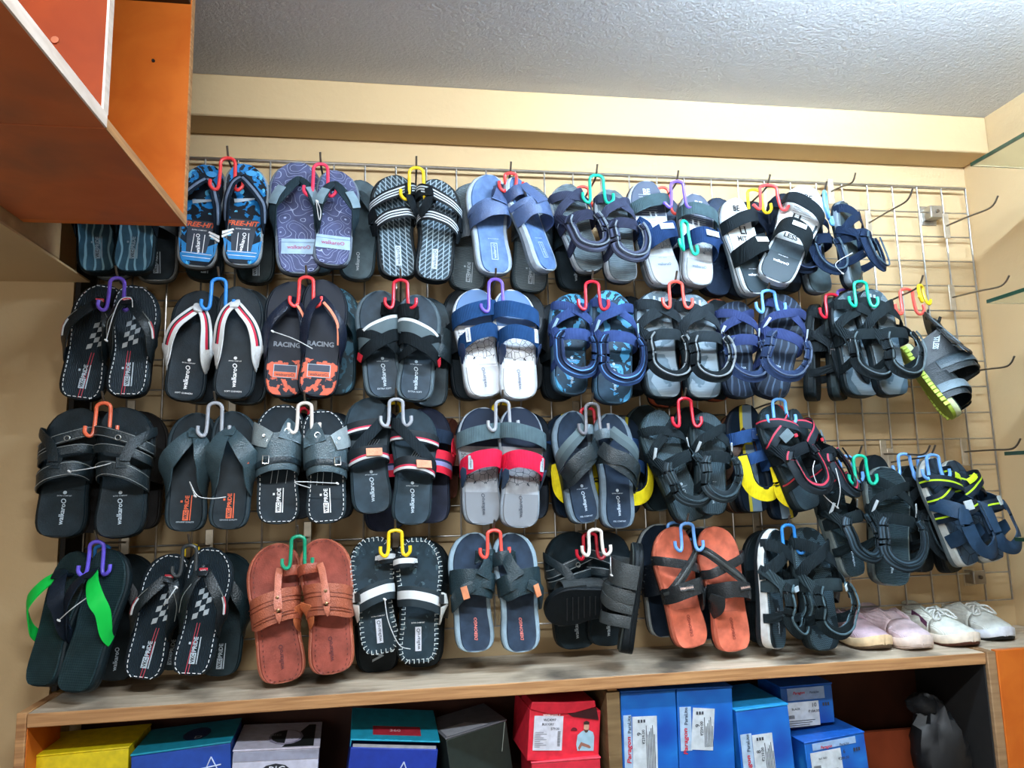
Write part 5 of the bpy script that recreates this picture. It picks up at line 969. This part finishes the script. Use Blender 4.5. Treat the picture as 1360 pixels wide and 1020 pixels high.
def pbox(label, pl, pr, Yl, Yr, depth, lx, lz0, lz1, px_, pz, num, price, zb=.7205, rot=0, flat=False, code='', top=None):
    r, w, h = sbox(label, pl, pr, Yl, Yr, depth, (24, 92, 180), top or (24, 92, 184), zb, group='blue shoe boxes in the right bay'); r.children[0].data.materials[0] = BL.m
    lab = card((200, 208, 214)); ink = card((60, 64, 74)); red = card((206, 40, 60))
    plate(r, 'white_label', lab, lx[0], lz0, lx[1], lz1, .0012, rot); cx = (lx[0]+lx[1])/2
    if not flat:
        plate(r, 'pale_panel', card((168, 192, 216)), .004, lz0, lx[0]-.001, lz1+.004, .0011)
        Mr = lambda x, z: fr(x, z, .0022) @ Matrix.Rotation(1.5708, 4, 'Z')
        flat_text('Paragon', Mr(px_, pz-.058), .052, red, r, height=.012, ital=.2, bold=.02); flat_text('ParaLite', Mr(px_+.001, pz-.008), .034, card((50, 60, 84)), r)
        flat_text(price, Mr(cx-.003, lz1-.040), .028, ink, r); flat_text(num, Mr(cx-.012, lz1-.034), .006, ink, r)
        q = MB()
        for k in range(6): q.box((cx+.003+k*.0034, -.0024, lz0+.006), (cx+.0042+k*.0034, -.0020, lz1-.018-.006*((k*7) % 4)))
        for k in range(3): q.box((cx-.014+k*.006, -.0024, lz1-.012), (cx-.010+k*.006, -.0020, lz1-.006))
        q.build('fine_print', ink, r, smooth=False)['kind'] = 'stuff'
    else:
        plate(r, 'pale_panel', card((150, 180, 216)), w*.12, lz1+.004, w*.84, -.006, .0011)
        flat_text('Paragon', fr(w*.34, -.017, .0022), .028, red, r, ital=.2, bold=.02); flat_text('ParaLite', fr(w*.64, -.017, .0022), .022, card((60, 70, 100)), r)
        flat_text(price, fr(w*.6, lz1-.021, .0022), .026, ink, r); flat_text(num, fr(w*.62, lz1-.008, .0022), .005*len(num), ink, r); flat_text(code, fr(w*.26, lz1-.014, .0022), .020, ink, r)
        q = MB()
        for k in range(9): q.box((lx[0]+.005+k*.0019, -.0022, lz1-.034), (lx[0]+.006+k*.0019, -.0018, lz1-.027))
        for k in range(4): q.box((lx[0]+.006, -.0022, lz1-.040-k*.0045), (lx[1]-.012-.007*(k % 3), -.0018, lz1-.0388-k*.0045))
        for k in range(3): q.box((w*.78+k*.006, -.0022, lz1-.012), (w*.78+.004+k*.006, -.0018, lz1-.005))
        q.build('fine_print', ink, r, smooth=False)['kind'] = 'stuff'
    return r
pbox('upright blue shoe box next to the wooden divider', (824, 918), (897, 914), -.225, -.225, .16, (.022, .075), -.19, -.052, .015, -.058, '9', '₹239.00', rot=1)
pbox('second upright blue shoe box from the wooden divider', (899, 914), (972, 911), -.225, -.225, .16, (.030, .078), -.125, -.042, .016, -.048, '9', '₹239.00', rot=5)
pbox('shorter blue shoe box with bright blue top edge', (977, 943), (1046, 934), -.235, -.232, .17, (.030, .076), -.16, -.054, .018, -.060, '8', '₹239.00', top=(40, 150, 210))
pbox('blue shoe box balanced on top of two others, label facing out', (1036, 912), (1104, 906), -.16, -.16, .11, (.006, .088), -.088, -.036, 0, 0, '10', '₹184.00', flat=True, zb=.908, code='BLACK')
pbox('blue shoe box at the right under the balanced box', (1068, 986), (1147, 971), -.22, -.21, .16, (.010, .084), -.10, -.024, 0, 0, '6', '₹249.00', flat=True, code='BLK RED')
sbox('dim blue shoe box pushed back between upright blue boxes', (972, 930), (1040, 922), -.12, -.12, .10, (24, 60, 104), (30, 70, 116))
_p = at(1282, 990, -.10); bag = tag(empty('plastic_bag', loc=(1.205, -.165, .7185)), 'crumpled black plastic bag stuffed in the dark right corner of the counter', 'bag')
def lump(nm, c, r3, seed, m):
    bm_ = MB(); rings = []; rnd = random.Random(seed)
    for i in range(13):
        ph = math.pi*i/12; rings.append([])
        for j in range(20):
            th = 6.28318*j/20; k = 1+.10*math.sin(3*th+seed+2*ph)+.07*math.sin(7*th+5*ph)+rnd.uniform(-.05, .05)
            rings[-1].append(Vector((c[0]+r3[0]*k*math.sin(ph)*math.cos(th), c[1]+r3[1]*k*math.sin(ph)*math.sin(th), c[2]-r3[2]*k*math.cos(ph))))
    bm_.loft(rings); return bm_.build(nm, m, bag)
lump('bag_body', (0, 0, .11), (.056, .06, .11), 1, mat((20, 21, 23), .5)); lump('bag_neck', (-.016, .012, .212), (.036, .034, .024), 4, mat((22, 23, 25), .55))
sbox('brown cardboard box edge in the dark right corner', (1302, 938), (1322, 940), -.13, -.13, .05, (110, 74, 52), (120, 82, 58))

# ------------------------------------------------------------------ canvas shoes on the counter
def sneaker(label, px, py, L, cu, cs, cb, side, laces=False, stripe=None, wd=.092, yaw=0):
    T = atz(px, py, ZSH); M = Matrix.Translation((T.x, T.y, ZSH)) @ Matrix.Rotation(math.radians(yaw), 4, 'Z'); r = tag(empty('sneaker', M), label, 'shoe', 'canvas shoes on the counter'); s = 1 if side == 'L' else -1
    # local: toe at y=0, heel at y=L
    k = wd/.372; tt = [0, .002, .006, .013, .024, .045, .08, .13, .2, .28, .36, .45, .54, .63, .72, .81, .89, .95, .985, 1]
    def half(t): return (-interp(LAT, 1-t)*k*s if s > 0 else -interp(MED, 1-t)*k, interp(MED, 1-t)*k if s > 0 else interp(LAT, 1-t)*k)
    def wall(t, inset=0): a, b_ = half(t); i = min(inset, (b_-a)*.3); return min(a, b_)+i, max(a, b_)-i
    sp = lambda t: .010*max(0, .22-t)**2/.0484
    for nm, z0, z1, m, ins_ in (('outsole', .0, .005, rub(cb), .002), ('midsole', .0052, .024, rub(cs), .0)):
        b = MB(); rg = []
        for t in tt:
            a, c = wall(t, ins_); e = min(.004, (c-a)*.2); g = .004*max(0, 1-t*4)
            rg.append([(a+e, t*L, z0+sp(t)), (c-e, t*L, z0+sp(t)), (c, t*L, z0+.003+sp(t)), (c, t*L, z1-.002+sp(t)+g), (c-e*.6, t*L, z1+sp(t)+g), (a+e*.6, t*L, z1+sp(t)+g), (a, t*L, z1-.002+sp(t)+g), (a, t*L, z0+.003+sp(t))])
        b.loft(rg); b.build(nm, m, r, ang=62)
    hgt = lambda t: (.031+.015*math.sin(min(1, t/.26)*1.5708)+.030*max(0, min(1, (t-.22)/.4))) if t < .62 else .076-.014*math.sin((t-.62)/.38*3.1416)
    def top(t, n=13):
        a, c = wall(t, .004); cx = (a+c)/2; hw = (c-a)/2; h = hgt(t); op = 0 if t < .40 else min(1, (t-.40)/.22)*.62; out = []
        for i in range(n):
            f = i/(n-1)*2-1; th = f*1.5708*(1); ff = f if op == 0 else math.copysign(1-(1-abs(f))*(1-op), f) if f else 0
            ang = ff*1.5708; out.append((cx+hw*math.sin(ang)**1 if False else cx+hw*(abs(math.sin(ang))**.8)*(1 if ang > 0 else -1)*(1-.18*(1-abs(ff))*0), t*L+.0, .022+(h-.022)*max(0, math.cos(ang))**.62 if op < .05 else .022+(h-.022)*max(0, math.cos(max(0, abs(ang)-op*.9)))**.62))
        return out
    ts = [.0015, .006, .014, .028, .05, .1, .16, .22, .28, .34, .399]
    b = MB(); b.loft([top(t) for t in ts], caps=False, closed=False); o = b.build('vamp', fab(cu, .85), r); sm = o.modifiers.new('thick', 'SOLIDIFY'); sm.thickness = .002; sm.offset = -1
    # quarters: two side walls and heel, open at the collar
    b = MB(); ring = []; tq = [.40, .46, .53, .6, .67, .74, .81, .88, .94, .98, .995]
    L_ = [(wall(t, .004)[0], t) for t in tq]; R_ = [(wall(t, .004)[1], t) for t in tq][::-1]; path = L_+R_
    for x, t in path:
        a, c = wall(t, .004); cx = (a+c)/2; h = hgt(t); o_ = [(x+(cx-x)*q_*lean, t*L-(.012*q_ if t > .93 else 0), .022+(h-.022)*zq) for q_, zq, lean in ((0, 0, 0), (.06, .4, 1), (.2, .75, 1), (.36 if t < .62 else .3, 1.0, 1))]; ring.append(o_)
    b.loft(ring, caps=False, closed=False); o = b.build('quarter', fab(cu, .85), r); sm = o.modifiers.new('thick', 'SOLIDIFY'); sm.thickness = .003; sm.offset = -1
    b = MB(); b.tube([Vector(q_[-1]) for q_ in ring], .0024, 6); b.build('collar_binding', fab(tuple(int(v*.9) for v in cu)), r)
    b = MB(); a = [( (wall(t, .010)[0], t*L, .034), (wall(t, .010)[1], t*L, .034)) for t in (.40, .5, .6, .7, .8, .9, .96)]; b.add([p for q_ in a for p in q_], [(2*i, 2*i+1, 2*i+3, 2*i+2) for i in range(6)]); b.build('insole', mat((90, 70, 80), .8), r)
    b = MB(); b.loft([[( (wall(t, .004)[0]+wall(t, .004)[1])/2+x*(.9+t), t*L, hgt(t)+z-.004) for x, z in ((-.016, -.006), (-.009, .001), (.009, .001), (.016, -.006))] for t in (.36, .44, .52, .58)], caps=False, closed=False); b.build('tongue', fab(tuple(int(v*.94) for v in cu)), r)
    if laces:
        b = MB()
        for i in range(4):
            t = .39+i*.05; cx = sum(wall(t))/2; z = hgt(t)+.003; b.tube([(cx-.020, t*L, z-.008), (cx-.010, t*L+.003, z), (cx+.010, t*L+.005, z), (cx+.020, t*L+.008, z-.008)], .0026, 6)
        cx = sum(wall(.5))/2; z = hgt(.45)+.008
        for q_ in (1, -1): b.tube(spline([(cx, .46*L, z), (cx+q_*.018, .40*L, z), (cx+q_*.030, .34*L, z-.016), (cx+q_*.018, .31*L, z-.014), (cx+q_*.004, .42*L, z-.004)], 5), .0022, 6)
        b.build('laces', fab((228, 230, 226)), r)
    if stripe:
        b = MB(); t_ = [.42, .5, .58, .66, .74]; b.loft([[(wall(t, .004)[0]-.0004+.0016*i, t*L, .034+.006*i-.001*i*i*.4), (wall(t, .004)[0]+.0016+.0016*i, t*L, .046+.006*i-.001*i*i*.4)] for i, t in enumerate(t_)], caps=False, closed=False); b.build('side_stripe', mat(stripe, .7), r)
sneaker('small pink canvas shoe beside the black sandals on the counter', 1174, 866, .215, (224, 194, 204), (236, 206, 164), (120, 96, 74), 'L')
sneaker('second pink canvas shoe, pale pink toe, next to the cream laced one', 1230, 866, .215, (230, 206, 212), (238, 218, 206), (190, 168, 156), 'R')
sneaker('cream laced canvas shoe with purple side stripe', 1292, 862, .215, (234, 236, 224), (236, 222, 204), (104, 60, 44), 'L', True, (110, 62, 96))
sneaker('off-white laced canvas shoe, rightmost on the counter', 1340, 854, .205, (228, 232, 226), (226, 230, 240), (60, 50, 46), 'R', True)

# ------------------------------------------------------------------ ceiling lamp just out of the frame, plus an added fill housing
lamp = tag(empty('tube_lamp_or_fill', loc=(.95, -.90, ZC)), 'short white fluorescent tube lamp fixed to the ceiling in front of the sandals', 'lamp')
q = MB(); q.box((-.47, -.016, -.024), (.47, .016, -.001)); q.build('housing', mat((220, 220, 220), .4), lamp, bevel=.003)
q = MB(); q.tube([(-.45, 0, -.072), (.45, 0, -.072)], .014, 12); q.build('tube', glow((206, 232, 255), LAMP), lamp)
for xx in (-.462, .462):
    q = MB(); q.box((xx-.010, -.014, -.090), (xx+.010, .014, -.0242)); q.build('lamp_holder', mat((226, 226, 226), .4), lamp, bevel=.002)
fill_housing = tag(empty('tube_lamp_or_fill', loc=(-.15, -1.75, ZC)), 'added white housing at the fill light over the middle of the shop, unseen', 'lamp')  # unseen housing, added only to go with the room fill light
q = MB(); q.box((-.68, -.035, -.050), (.68, .035, -.001)); q.build('housing', mat((220, 220, 220), .4), fill_housing, bevel=.003)
sys.stderr.write('lengths %s\n' % [l for l in LEN if not .23 < l[2] < .31])
